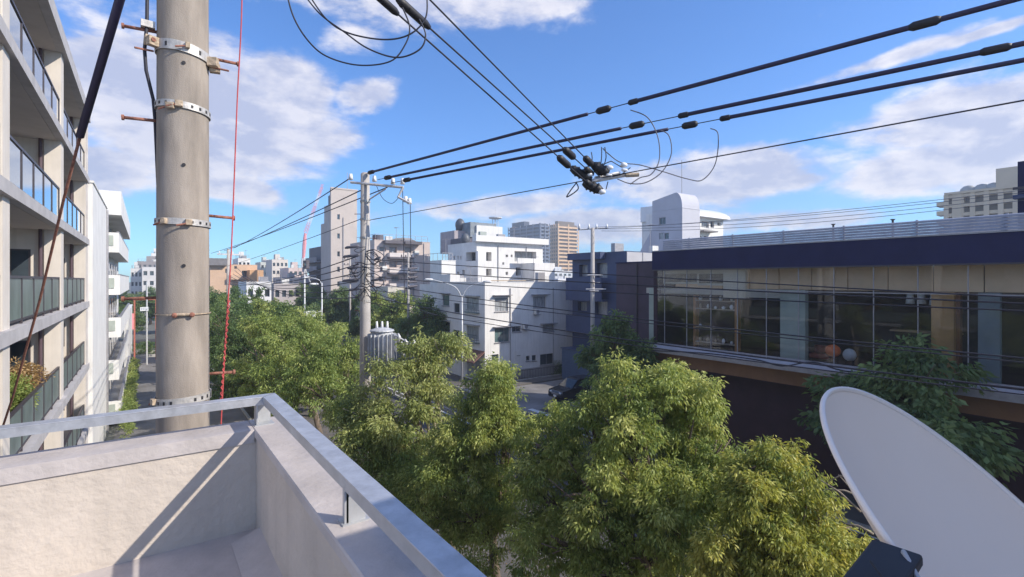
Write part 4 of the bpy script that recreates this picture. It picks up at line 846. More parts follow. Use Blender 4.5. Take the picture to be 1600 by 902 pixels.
# peach building
OY = 140; OX = onY(328, OY)[1]; 
ob = building('peach_apartment_block', 'peach tiled apartment block with a dark flat roof behind the red rope', OX, onY(402, OY)[1], OY, 156, zh(414, 124), orangewall,
   [rectY(352, 360, 420, 427, OY)+(darkglass, 1), rectY(353, 359, 439, 445, OY)+(darkglass, 1), rectY(366, 370, 416, 420, OY)+(curtain, 1), rectY(378, 386, 423, 433, OY)+(darkglass, 2), rectY(374, 386, 443, 449, OY)+(darkglass, 2)], [], dep=.8)
a, b, c_, d_ = rectY(326, 354, 404, 415, OY); obj('eaves', bx(a-1, OY-1.2, c_, b, OY+8, d_), roofgrey, ob)
obj('rear_wing', bx(onY(386, OY)[1], OY-4, 0, onY(407, OY)[1], OY-.01, zh(422, 122)), mat('orange_wing_wall', (.62, .37, .20), .85, .06, 1), ob)
obj('balcony', bx(onY(360, OY)[1], OY-1.5, zh(437, 123), onY(378, OY)[1], OY-.01, zh(430, 123)), orangewall, ob)
def roof_clutter(root, x0, x1, y0, y1, z, seed, rail=True, ac=3):
    rnd = random.Random(seed)
    if rail:
        m = MB().box(x0+.3, y0+.3, z+1.0, x1-.3, y0+.35, z+1.06).box(x0+.3, y0+.36, z+1.0, x0+.35, y1-.3, z+1.06).box(x0+.3, y0+.3, z+.5, x1-.3, y0+.34, z+.54)
        n_ = max(3, int((x1-x0)/1.2))
        for i in range(n_+1): u = x0+.3+(x1-x0-.6)*i/n_; m.box(u-.02, y0+.3, z+.1, u+.03, y0+.34, z+1.0)
        n_ = max(2, int((y1-y0)/1.5))
        for i in range(n_+1): u = y0+.4+(y1-y0-.8)*i/n_; m.box(x0+.3, u-.02, z+.1, x0+.34, u+.03, z+1.0)
        obj('roof_railing', m, alu, root)
    for i in range(ac):
        u = x0+1+(x1-x0-2.4)*rnd.random(); v = y0+1+rnd.random()*2; h = rnd.uniform(.7, 1.3); b_ = obj('roof_unit', bx(u, v, z-.5, u+rnd.uniform(.8, 1.4), v+.5, z+h), (white_wall2, alu, grey_pan)[i % 3], root)
    u = x0+(x1-x0)*rnd.uniform(.3, .8); h = rnd.uniform(2.2, 3.2)
    a_ = MB().tube([(u, y0+1.2, z-.4), (u, y0+1.2, z+h)], .03, 5)
    for k_ in range(5): a_.tube([(u-.5+.06*k_, y0+1.2+.22*k_-.4, z+h-.1), (u+.5-.06*k_, y0+1.2+.22*k_-.4, z+h-.1)], .015, 4)
    a_.tube([(u, y0+.7, z+h-.1), (u, y0+1.8, z+h-.1)], .02, 4); obj('tv_aerial', a_, alu, root)
roof_clutter(ub, UX, UX1, UY+1, 65, UZ+.5, 1, rail=False, ac=3); roof_clutter(wh, WX, WX1, WY, 50, WZ, 2, rail=False, ac=2); roof_clutter(pk, KX, KX1, KY, 90, KZ, 3, ac=2); roof_clutter(lg, 31.5, 36, 56, 65, zh(445, 72), 4, ac=2)
roof_clutter(lwb, onY(690, 58)[1], onY(712, 58)[1], 58, 64, zh(408, 66), 5, ac=0); roof_clutter(nb, NX, 46, NY0, NY1, ZB, 6, rail=False, ac=2)
for (x, y) in ((600, 419), (650, 395), (650, 420)): v = PY(x, y, KY); obj('wall_unit', bx(v.x-.4, KY-.4, v.z-.35, v.x+.4, KY-.002, v.z+.3), white_wall2, pk)
for x in (600, 646, 662): v = onY(x, KY)[1]; obj('downpipe', MB().tube([(v, KY-.07, 1), (v, KY-.07, KZ-.2)], .06, 6), alu, pk)
for x in (778, 822): v = onY(x, UY)[1]; obj('downpipe', MB().tube([(v, UY-.07, 1), (v, UY-.07, UZ-.3)], .05, 6), alu, ub)
# far skyline: each a house of its own
far = [
 # label, x0 (left), x1 (right), y_top, distance Y, depth, wall colour, win cols, rows
 ('cream seven-storey block with pale green roof line left of the crane', 425, 450, 406, 210, 12, (.66, .60, .54), 4, 6),
 ('greenish-topped cream block in the far left skyline', 407, 426, 410, 225, 12, (.58, .60, .56), 3, 4),
 ('pinkish low block directly below the crane', 451, 480, 419, 190, 14, (.62, .50, .47), 4, 3),
 ('white stepped block just right of the peach block', 372, 391, 404, 175, 12, (.74, .72, .69), 3, 4),
 ('white house with wide pale roof among the left tree tops', 385, 424, 441, 95, 9, (.78, .77, .78), 3, 2),
 ('small grey-roofed house left of the lamp posts', 428, 470, 444, 105, 9, (.44, .40, .40), 4, 2),
 ('dark grey terrace roof under the dark balconies', 440, 486, 434, 120, 9, (.38, .35, .37), 4, 2),
 ('white cube-topped block beyond the lane on the far left', 236, 250, 396, 260, 14, (.76, .74, .72), 3, 5),
 ('flat dark-roofed block beyond the lane on the far left', 214, 262, 409, 240, 14, (.30, .27, .27), 6, 3),
 ('pale row house at the end of the left lane', 204, 222, 420, 200, 10, (.66, .64, .62), 3, 3),
 ('off-white block right at the lane end, behind the thick pole', 222, 300, 418, 190, 10, (.62, .60, .60), 8, 3),
 ('small white block between peach block and white house', 395, 412, 430, 150, 10, (.70, .68, .66), 3, 2),
 ('pale low block between the tan tower and the pink block', 556, 576, 440, 95, 10, (.55, .50, .46), 2, 2),
 ('far white block under the beige high-rise', 858, 900, 424, 190, 20, (.62, .64, .68), 6, 4),
 ('grey-blue far block beside the navy building', 840, 880, 432, 170, 16, (.58, .59, .64), 5, 3),
 ('small pale block left of the dark high-rise', 775, 797, 396, 300, 16, (.66, .64, .63), 4, 6),
 ('white low block with railings beneath the slim pole', 872, 905, 436, 120, 12, (.70, .70, .74), 4, 3),
]
for (lab, x0, x1, yt, Y_, dp, colr, nx, ny) in far:
    d0, a = onY(x0, Y_); d1, b = onY(x1, Y_); zt__ = zh(yt, (d0+d1)/2)
    m__ = mat('far_wall_%02x%02x%02x' % tuple(int(c*255) for c in colr), colr, .85, .07, .4, streak=.1)
    H_ = zt__; ny_ = ny; zlo = max(1.0, H_-ny_*3.0)
    ops = []
    for i in range(nx):
        for j in range(ny_):
            u = a+(b-a)*(i+.5)/nx; z = H_-1.0-3.0*j; 
            if z-1.4 < .5: continue
            wd = (b-a)/nx*.3; ops.append((u-wd, u+wd, z-1.5, z-.2))
    r_ = building('house' if H_ < 10 else 'apartment_block', lab, a, b, Y_, Y_+dp, H_, m__, ops, [], n=1, dep=.3)
    roof_clutter(r_, a, b, Y_, Y_+dp*.8, H_, int(x0), rail=(x0 % 2 == 0), ac=2)
    if H_ > 12: obj('roof_hut', bx(a+(b-a)*.3, Y_+3, H_-.4, a+(b-a)*.6, Y_+6, H_+2.2), m__, r_)
# high-rise pair far away
def highrise(label, xa, xc, xb, yt, X_, wm, bm, nfl, blk):
    d, Yc = onX(xc, X_); Yf = onX(xa, X_)[1]; X1 = onY(xb, Yc)[1]; zt__ = zh(yt, d)
    r_ = thing('high_rise', label, 'tower', (X_, Yc, 0)); obj('core', bx(X_+1, Yc+1, 0, X1-.5, Yf, zt__), wm, r_)
    fh = zt__/nfl
    for k_ in range(nfl):
        z = k_*fh
        if zh(470, d) > z+fh: continue
        obj('balcony_band', MB().box(X_-.4, Yc-.4, z, X_+.98, Yf+.4, z+fh*.42).box(X_+.98, Yc-.4, z, X1, Yc+.98, z+fh*.42), bm, r_)
    n_ = 5
    for i in range(n_+1):
        yy = Yc+(Yf-Yc)*i/n_; obj('fin', bx(X_-.8, yy-.4, 0, X_-.41, yy+.4, zt__+.2), bm, r_)
    for i in range(3): u = X_+(X1-X_)*i/2; obj('fin', bx(u-.5, Yc-.8, 0, u+.5, Yc-.41, zt__+.2), bm, r_)
    for (fa, fb, hh) in blk: obj('roof_block', bx(X_+2, Yc+(Yf-Yc)*fa, zt__, X1-2, Yc+(Yf-Yc)*fb, zt__+hh), wm, r_)
highrise('tall blue-grey high-rise on the horizon, left of the beige one', 795, 844, 858, 349, 270, mat('bluegrey_tower', (.045, .06, .10), .6, .1, .1), mat('bluegrey_band', (.15, .18, .25), .7, .1, .1), 19, ((.55, .95, 4),))
highrise('beige high-rise on the horizon with a dark left side', 857, 872, 903, 350, 304, mat('beige_tower_core', (.16, .12, .09), .7, .1, .1), mat('beige_tower_band', (.72, .48, .28), .8, .1, .1), 18, ((.2, .5, 3),))
# antenna mast with platform
am = thing('lattice_mast', 'pale lattice antenna mast with a round platform left of the high-rises', 'antenna mast', PY(774, 438, 200))
v0 = PY(774, 385, 200); v1 = PY(774, 343, 200); w_ = .9; steelw = mat('pale_steel', (.62, .62, .64), .6, .05, 1)
for sx in (-w_, w_):
    for sy in (-w_, w_): obj('leg', MB().tube([(v0.x+sx*1.3, v0.y+sy*1.3, 0), (v1.x+sx, v1.y+sy, v1.z)], .16, 5), steelw, am)
lt_ = MB(); zz = 8; s_ = 1
while zz < v1.z-2: lt_.tube([(v0.x-w_*s_, v0.y-w_, zz), (v0.x+w_*s_, v0.y-w_, zz+2.4)], .1, 4).tube([(v0.x-w_, v0.y-w_, zz), (v0.x+w_, v0.y-w_, zz)], .08, 4); zz += 2.4; s_ = -s_
obj('lattice', lt_, steelw, am); obj('platform', MB().tube([v1, v1+Vector((0, 0, .5)), v1+Vector((0, 0, .9))], [1.2, 3.2, 3.2], 16), steelw, am); obj('spike', MB().tube([v1, v1+Vector((0, 0, 8))], .08, 5), steelw, am)
# red and white crane
cr_ = thing('tower_crane', 'distant red and white lattice crane boom leaning right', 'crane', PY(476, 438, 250)); cred = mat('crane_red', (.75, .30, .33), .5, .1, 1); cwh = mat('crane_white', (.8, .78, .78), .5, .05, 1)
A_ = PY(474, 404, 250); A2 = PY(477, 365, 250); B_ = PY(504, 290, 250)
obj('mast', MB().tube([(A_.x, A_.y, 0), A_], 1.0, 6), cwh, cr_)
obj('turntable', MB().tube([A_, A_.lerp(A2, .6), A2], [.7, .9, .6], 8), cred, cr_)
for i in range(5):
    s_ = A2.lerp(B_, i/5); e_ = A2.lerp(B_, (i+1)/5); m_ = MB(); ww = .6*(1-i*.1)
    for sx in (-ww, ww):
        for sy in (-.7, .7): m_.tube([s_+Vector((sx, 0, sy)), e_+Vector((sx, 0, sy))], .09, 4)
    for j in range(4): p_, q_ = s_.lerp(e_, j/4), s_.lerp(e_, (j+1)/4); m_.tube([p_+Vector((-ww, 0, .7)), q_+Vector((ww, 0, .7))], .07, 4).tube([p_+Vector((ww, 0, -.7)), q_+Vector((-ww, 0, -.7))], .07, 4)
    obj('boom_section', m_, cred if i % 2 == 0 else cwh, cr_)
# white building with rounded roof
VX = 50; VY0 = onX(1066, VX)[1]; VY1 = onX(1019, VX)[1]
vb = building('round_roofed_white_building', 'pale building with rounded roof edges showing above the louvred roof', VX, VX+3.4, VY0, VY1, zh(328, 60), mat('lavender_white_wall', (.50, .50, .56), .85, .05, .5), [], [rectX(1030, 1040, 340, 351, VX)+(darkglass, 2), rectX(1030, 1037, 364, 374, VX)+(curtain, 1), rectX(1038, 1045, 364, 374, VX)+(darkglass, 1)], parapet=.1)
lw_ = MATS['lavender_white_wall']; zc_ = zh(328, 60)
zt2 = zh(303, 60); obj('curved_roof', MB().prism([(VY0+.02, zc_+.09), (VY1, zc_+.09), (VY1, zt2-.6)]+[(VY0+.9-.88*math.sin(math.pi/2*i/8), zc_+.09+(zt2-zc_-.09)*math.cos(math.pi/2*i/8)) for i in range(0, 8)], 'x', VX+.02, VX+3.38), lw_, vb)
a, b, c_, d_ = rectX(996, 1019, 352, 392, VX); obj('sloped_wing', MB().prism([(VY1+.01, 0), (b, 0), (b, c_), (VY1+.01, d_)], 'x', VX+.5, VX+3), lw_, vb)
wx0 = onY(1083, 38)[1]; wx1 = onY(1130, 38)[1]; ze = zh(341, 64)
v2 = building('white_wing', 'bright white wing with a swept white roof right of the rounded building', wx0, wx1, 38, 46, ze, white_wall, [rectY(1088, 1094, 345, 359, 38)+(darkglass, 1), rectY(1096, 1108, 346, 356, 38)+(curtain, 3), rectY(1110, 1116, 346, 356, 38)+(darkglass, 1), rectY(1121, 1126, 348, 353, 38)+(darkglass, 1), rectY(1088, 1096, 369, 375, 38)+(darkglass, 1), rectY(1100, 1106, 369, 375, 38)+(darkglass, 1)], [], parapet=.1, dep=.3)
obj('swept_roof', MB().prism([(37.2, ze+.09), (46, ze+.09)]+[(46-8.8*math.sin(math.pi/2*i/8), ze+.1+2.0*math.cos(math.pi/2*i/8)) for i in range(0, 8)], 'x', wx0-.3, wx1+.4), mat('white_metal_roof', (.72, .72, .74), .35, .04, .5), v2)
obj('balcony', bx(onY(1088, 38)[1], 36.9, zh(363, 64), onY(1110, 38)[1], 37.99, zh(361, 64)), roofgrey, v2)
obj('connecting_box', MB().box(VX+3.5, 37.5, 0, wx0-.1, 44, zh(327, 62)), white_wall, vb)
obj('antenna', MB().tube([(VX+2, VY0+1.5, zc_+1), (VX+2, VY0+1.5, zc_+6)], .04, 5), alu, vb)
# right-hand condominium
CX = 150; d, CY1 = onX(1479, CX); CY0 = onX(1592, CX)[1]; CZ = zh(302, 114)
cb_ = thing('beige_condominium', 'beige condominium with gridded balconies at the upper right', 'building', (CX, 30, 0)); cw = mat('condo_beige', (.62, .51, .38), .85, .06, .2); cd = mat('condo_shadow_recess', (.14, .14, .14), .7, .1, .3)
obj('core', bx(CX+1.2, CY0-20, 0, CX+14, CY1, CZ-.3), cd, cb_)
nfl = 14; fh = CZ/nfl
for k_ in range(4, nfl+1): z = k_*fh; obj('balcony_band', MB().box(CX-.2, CY0-20, z-fh*.36, CX+1.19, CY1+.2, z), cw, cb_)
for i in range(7): yy = CY1-(CY1-CY0)*i/5.2; obj('pier', bx(CX-.4, yy-.45, 0, CX-.21, yy+.45, CZ+.1), cw, cb_)
obj('end_wall', bx(CX-.25, onX(1506, CX)[1], 0, CX+.6, onX(1488, CX)[1], CZ+.3), cw, cb_)
obj('roof', bx(CX-.6, CY0-20, CZ+.12, CX+14, CY1+.3, CZ+.6), cw, cb_)
obj('lift_tower', bx(CX+1, CY0-15, CZ+.61, CX+9, onX(1556, CX+1)[1], zh(262, 110)), cw, cb_)
for x in (1513, 1534, 1552): v = PX(x, 293, CX+2); obj('roof_dome', MB().ball((v.x, v.y, CZ+.6), (1.2, 1.6, 1.5), 10, 6), mat('dome_grey', (.35, .36, .36), .6, .1, .5), cb_, True)
for k_ in range(8): z = CZ-1.4-k_*fh*.98; obj('side_balcony', bx(CX-.2, CY1+.21, z-1, CX+3, CY1+1.8, z), cw, cb_)
# extra house rows hidden behind the trees give reflections and depth along the far side
for i, (ya, yb_, h_) in enumerate(((66.5, 78, 9),)):
    building('row_house', 'low cream row house half hidden behind the roadside trees', 27, 29.5, ya, yb_, h_, mat('row_cream', (.6, .56, .5), .85, .08, .6), [], [(ya+1.5+j*3.4, ya+3.2+j*3.4, 5.2, 6.6) for j in range(3)])

# ================================================================== STREET LAMPS, SIGNS
lampm = mat('lamp_post_paint', (.60, .61, .63), .5, .08, 3, metal=.2)
def street_lamp(label, x, y, h, arms, r=.075):
    t = thing('street_lamp', label, 'street lamp', (x, y, 0), 'street lamps'); obj('post', MB().tube([(x, y, 0), (x, y, h)], [r*1.3, r*.8], 12), lampm, t, True)
    for dx, dy, rise in arms:
        e = Vector((x+dx, y+dy, h+rise)); obj('arm', MB().tube(smoothpts([Vector((x, y, h-.3)), Vector((x+dx*.25, y+dy*.25, h+rise*.55)), e], 6), .04, 8), lampm, t, True)
        dr = Vector((dx, dy, 0)).normalized(); obj('lamp_head', MB().tube([e-dr*.1, e+dr*.15, e+dr*.55, e+dr*.7], [.05, .11, .11, .04], 10), mat('lamp_head', (.75, .75, .75), .4, .05, 3), t, True)
    return t
dl, yl = onX(722, 24.0); zl = zh(462, dl)
street_lamp('twin-armed grey street lamp in front of the white house', 24.0, yl, zl, [(-1.9*CT-1, 1.9*ST, 1.5), (1.9*CT+.2, -1.9*ST, 1.3)])
dd, yy = onX(503, 14.0); street_lamp('single-armed street lamp left of the tan tower', 14.0, yy, zh(442, dd), [(-1.0, .4, .5)])
dd, yy = onX(476, 12.5); lp = street_lamp('tall white mast carrying a square white sign beside the single-armed lamp', 12.5, yy, zh(402, dd), [(.6, 0, -2.6)])
def signboard(label, x0, x1, y0, y1, Y_, post_x, post_top, lines):
    a, b, c_, d_ = rectY(x0, x1, y0, y1, Y_); px_ = onY(post_x, Y_)[1]; dpt = onY(post_x, Y_)[0]
    t = thing('road_sign', label, 'sign', (px_, Y_, 0)); obj('board', bx(a, Y_-.04, c_, b, Y_, d_), mat('sign_white', (.75, .76, .78), .4, .04, 2), t)
    obj('post', MB().tube([(px_, Y_+.1, 0), (px_, Y_+.1, zh(post_top, dpt))], .08, 8), lampm, t); obj('arm', MB().tube([((a+b)/2, Y_+.08, (c_+d_)/2), (px_, Y_+.1, (c_+d_)/2+.2)], .05, 6), lampm, t)
    bl = MB(); n_ = lines
    for r_ in range(2):
        for k_ in range(n_): u = a+(b-a)*(.12+.76*k_/n_); z = c_+(d_-c_)*(.25+.38*r_); bl.box(u, Y_-.045, z, u+(b-a)*.76/n_*.6, Y_-.041, z+(d_-c_)*.17)
    obj('lettering', bl, mat('sign_blue_grey', (.12, .16, .28), .5, .05, 2), t)
signboard('small white road sign on an arm above the left tree tops', 387, 399, 470, 477, 58, 413, 462, 4)
signboard('square white road sign below the single-armed lamp', 478, 493, 486, 496, 44, 503, 484, 3)
signboard('white road sign on a pole at the end of the left lane', 219, 232, 480, 486, 74, 229.5, 440, 3)
gt = thing('red_gantry', 'thin rust-red barrier bar across the end of the left lane', 'barrier', (2, 78, 0))
a, b, c_, d_ = rectY(207, 247, 465, 469, 78); obj('bar', bx(a, 78, c_, b, 78.2, d_), mat('rust_red_paint', (.42, .13, .09), .6, .1, 1), gt)
for u in (a+.2, b-.2): obj('post', bx(u-.08, 78.02, 0, u+.08, 78.18, c_), MATS['rust_red_paint'], gt)
pb = thing('pink_banner', 'small pink and white banner at the end of the white wall', 'banner', PY(206, 500, 90)); a, b, c_, d_ = rectY(201, 211, 490, 515, 90); obj('cloth', bx(a, 90, c_, b, 90.03, d_), mat('pink_cloth', (.75, .28, .32), .8, .1, 1), pb); obj('pole', MB().tube([(a, 90.05, 0), (a, 90.05, d_+.3)], .04, 6), lampm, pb)
# blurred white signs of traffic lights over the road
tl = thing('traffic_light', 'small horizontal traffic light on the tall white mast', 'traffic light', PX(472, 413, 12.6)); v = PX(477, 412, 12.4); obj('housing', bx(v.x-.1, v.y-.7, v.z-.5, v.x+.2, v.y+.5, v.z+.3), darkbalc, tl, bevel=.04)
for k_ in range(3): obj('lens', MB().tube([(v.x-.1-.001, v.y-.45+k_*.35, v.z-.1), (v.x-.13, v.y-.45+k_*.35, v.z-.1)], .12, 12), (greenglass, rust2, rust)[k_], tl)

# ================================================================== PARKED CAR
def car():
    t = thing('parked_car', 'black car parked nose-out beside the navy building', 'car', (29.5, 31.8, .02))
    paint = mat('car_paint_black', (.014, .014, .02), .16, .1, 2, spec=.8); X0, Y0, Z0 = 27.3, 30.95, .02; Wd = 1.74
    prof = [(0, .42), (.02, .75), (.10, .92), (1.05, 1.06), (1.28, 1.10), (4.30, 1.10), (4.42, .95), (4.45, .45), (4.3, .28), (.15, .28)]
    m = MB(); secs = [(-.87, .93), (-.80, 1.0), (.80, 1.0), (.87, .93)]; n = len(prof); vs = []
    for yy, s_ in secs:
        for (x, z) in prof: vs.append((X0+2.2+(x-2.2)*(1 if s_ == 1 else .985), Y0+Wd/2+yy, Z0+(z if s_ == 1 else .28+(z-.28)*.96)))
    fs = [tuple(range(n)), tuple(range(3*n, 4*n))[::-1]]
    for s_ in range(3):
        for i in range(n): fs.append((s_*n+i, s_*n+(i+1) % n, (s_+1)*n+(i+1) % n, (s_+1)*n+i))
    m.add(vs, fs); obj('body', m, paint, t, bevel=.03)
    gp = [(1.12, 1.08), (1.85, 1.66), (2.2, 1.74), (3.8, 1.72), (4.15, 1.62), (4.38, 1.09)]
    rf = MB(); top_ = [(1.85, 1.66), (2.2, 1.74), (3.8, 1.72), (4.15, 1.62), (4.1, 1.57), (1.9, 1.60)]; rf.prism([(X0+x, Z0+z) for x, z in top_], 'y', Y0+.17, Y0+Wd-.17); obj('roof', rf, paint, t, bevel=.02)
    cb2 = MB(); a0, a1 = .06, .18
    def q(x, z, s): k_ = a0+(a1-a0)*(z-1.08)/.6; return (X0+x, (Y0+k_ if s < 0 else Y0+Wd-k_), Z0+z)
    g = mat('car_glass', (.02, .025, .03), .05, .1, 1, spec=.9)
    obj('windscreen', MB().add([q(1.14, 1.09, -1), q(1.14, 1.09, 1), q(1.86, 1.655, 1), q(1.86, 1.655, -1)], [(0, 1, 2, 3)]), g, t); obj('rear_window', MB().add([q(4.37, 1.09, -1), q(4.37, 1.09, 1), q(4.14, 1.6, 1), q(4.14, 1.6, -1)], [(0, 1, 2, 3)]), g, t)
    for s_ in (-1, 1):
        for (xa, xb, xc, xd) in ((1.26, 2.45, 2.45, 1.90), (2.53, 3.40, 3.40, 2.53), (3.48, 4.30, 4.08, 3.48)):
            o_ = .004*s_; vs = [q(xa, 1.12, s_), q(xb, 1.12, s_), q(xc, 1.58, s_), q(xd, 1.58, s_)]; obj('side_window', MB().add(vs, [(0, 1, 2, 3)]), g, t)
        for xp in (2.49, 3.44): obj('pillar', MB().add([q(xp-.04, 1.1, s_), q(xp+.04, 1.1, s_), q(xp+.04, 1.62, s_), q(xp-.04, 1.62, s_)], [(0, 1, 2, 3)]), paint, t)
        yy = Y0+.02 if s_ < 0 else Y0+Wd-.02
        obj('mirror', MB().ball((X0+1.35, yy+s_*.12, Z0+1.12), (.07, .11, .08), 8, 6), paint, t, True)
        hl = Y0+(.30 if s_ < 0 else Wd-.30); obj('headlight', MB().ball((X0+.06, hl, Z0+.76), (.07, .18, .09), 10, 6), mat('headlight_glass', (.6, .62, .65), .1, .05, 2), t, True)
        for xw in (.85, 3.55):
            yw = Y0+.02 if s_ < 0 else Y0+Wd-.02; w_ = obj('wheel', MB().tube([(X0+xw, yw, Z0+.31), (X0+xw, yw-s_*.2, Z0+.31)], .32, 20), blackr, t)
            obj('rim', MB().tube([(X0+xw, yw+s_*.004, Z0+.31), (X0+xw, yw-s_*.1, Z0+.31)], .20, 14), alu, w_)
    obj('number_plate', bx(X0-.025, Y0+Wd/2-.17, Z0+.42, X0-.002, Y0+Wd/2+.17, Z0+.58), mat('plate_white', (.8, .8, .8), .4, .03, 2), t)
    obj('grille', bx(X0-.01, Y0+.45, Z0+.62, X0+.03, Y0+Wd-.45, Z0+.74), alu, t)
    obj('licence_light_bar', bx(X0+4.44, Y0+.3, Z0+.7, X0+4.47, Y0+Wd-.3, Z0+.8), rust, t)
car()
gl_ = thing('low_step_block', 'small dark bollard at the corner of the side street', 'bollard', PY(797, 612, 37)); v = PY(797, 612, 37); obj('post', MB().tube([(v.x, 37, 0), (v.x, 37, .8), (v.x, 37, .86)], [.1, .1, .06], 12), blackr, gl_, True); gl_.name = 'bollard'; obj('collar', MB().tube([(v.x, 37, .6), (v.x, 37, .68)], .105, 12), white_ins, gl_)

# ================================================================== SATELLITE DISH
DC = Vector((.823, .146, EYE-.3295)); DN = Vector((.1036, -.6774, .7282)).normalized(); DR = .25
ds = thing('satellite_dish', 'large pale grey satellite dish seen from behind at the lower right', 'satellite dish', DC+Vector((.1, -.1, -.4)))
du = DN.cross(Vector((1, 0, 0))).normalized(); dv = DN.cross(du).normalized()
def dish_surface(r0, r1, off, n=96, m=14):
    mb = MB(); vs = []; fs = []
    for i in range(m+1):
        r = r0+(r1-r0)*i/m; depth = -.075*(1-(r/DR)**2)+off
        for k_ in range(n): a = 2*math.pi*k_/n; vs.append(DC+du*(r*math.cos(a))+dv*(r*math.sin(a))+DN*depth)
    for i in range(m):
        for k_ in range(n): fs.append((i*n+k_, i*n+(k_+1) % n, (i+1)*n+(k_+1) % n, (i+1)*n+k_))
    return mb.add(vs, fs)
obj('reflector', dish_surface(.0005, DR-.006, 0), dishm, ds, True); obj('reflector_front', dish_surface(.0005, DR-.006, .003), dishm, ds, True)
rim = MB(); n = 120; prof = [(DR-.0065, -.0006), (DR-.003, -.0022), (DR+.0005, -.0012), (DR+.001, .002), (DR-.001, .005), (DR-.0045, .004)]; vs = []; fs = []
for k_ in range(n):
    a = 2*math.pi*k_/n
    for (r, h) in prof: vs.append(DC+du*(r*math.cos(a))+dv*(r*math.sin(a))+DN*h)
for k_ in range(n):
    for j in range(6): fs.append((k_*6+j, ((k_+1) % n)*6+j, ((k_+1) % n)*6+(j+1) % 6, k_*6+(j+1) % 6))
obj('rim', rim.add(vs, fs), dishrim, ds, True)
for k_ in range(4):
    a = R(45+90*k_); q_ = DC+du*(.052*math.cos(a))+dv*(.052*math.sin(a))-DN*.075; obj('bolt', MB().tube([q_, q_-DN*.008], .006, 6), steel_post, ds)
bp_ = P(1420, 870, .50); hub = DC-DN*.075
obj('mount_plate', MB().tube([hub+DN*.0, hub-DN*.02], [.04, .035], 24), dishbr, ds)
def bar(p, q, w, h, m, nm):
    p, q = Vector(p), Vector(q); d = (q-p).normalized(); u = d.cross(Vector((0, 0, 1))).normalized()*w; v = u.cross(d).normalized()*h
    return obj(nm, MB().add([p-u-v, p+u-v, p+u+v, p-u+v, q-u-v, q+u-v, q+u+v, q-u+v], [(0, 3, 2, 1), (4, 5, 6, 7), (0, 1, 5, 4), (1, 2, 6, 5), (2, 3, 7, 6), (3, 0, 4, 7)]), m, ds, bevel=.003)
bar(P(1402, 862, .485), P(1345, 945, .42), .020, .006, dishbr, 'bracket_block'); bar(P(1410, 862, .475), P(1450, 935, .43), .0022, .004, steel_post, 'bracket_edge'); bar(P(1360, 876, .455), P(1410, 945, .405), .0012, .0012, dishbr, 'bracket_strap')
obj('mast_clamp', MB().tube([P(1380, 1100, .60), P(1380, 960, .60)], .030, 16), dishbr, ds, True)
obj('mast', MB().tube([P(1380, 2600, .60), P(1380, 960, .60)], .02, 12), steel, ds, True)
# aerial of a neighbour behind the dish
ar = thing('bare_twigs', 'few bare pale twigs sticking out left of the dish', 'twig', P(1300, 790, 7.5))
for (a, b, c_, e_) in ((1282, 750, 1345, 800), (1290, 765, 1350, 778), (1310, 742, 1345, 790), (1318, 818, 1365, 835), (1295, 752, 1330, 745)): obj('twig', MB().tube([P(a, b, 7.6), P((a+c_)/2, (b+e_)/2-5, 7.5), P(c_, e_, 7.4)], [.006, .012, .016], 6), barkpale, ar, True)

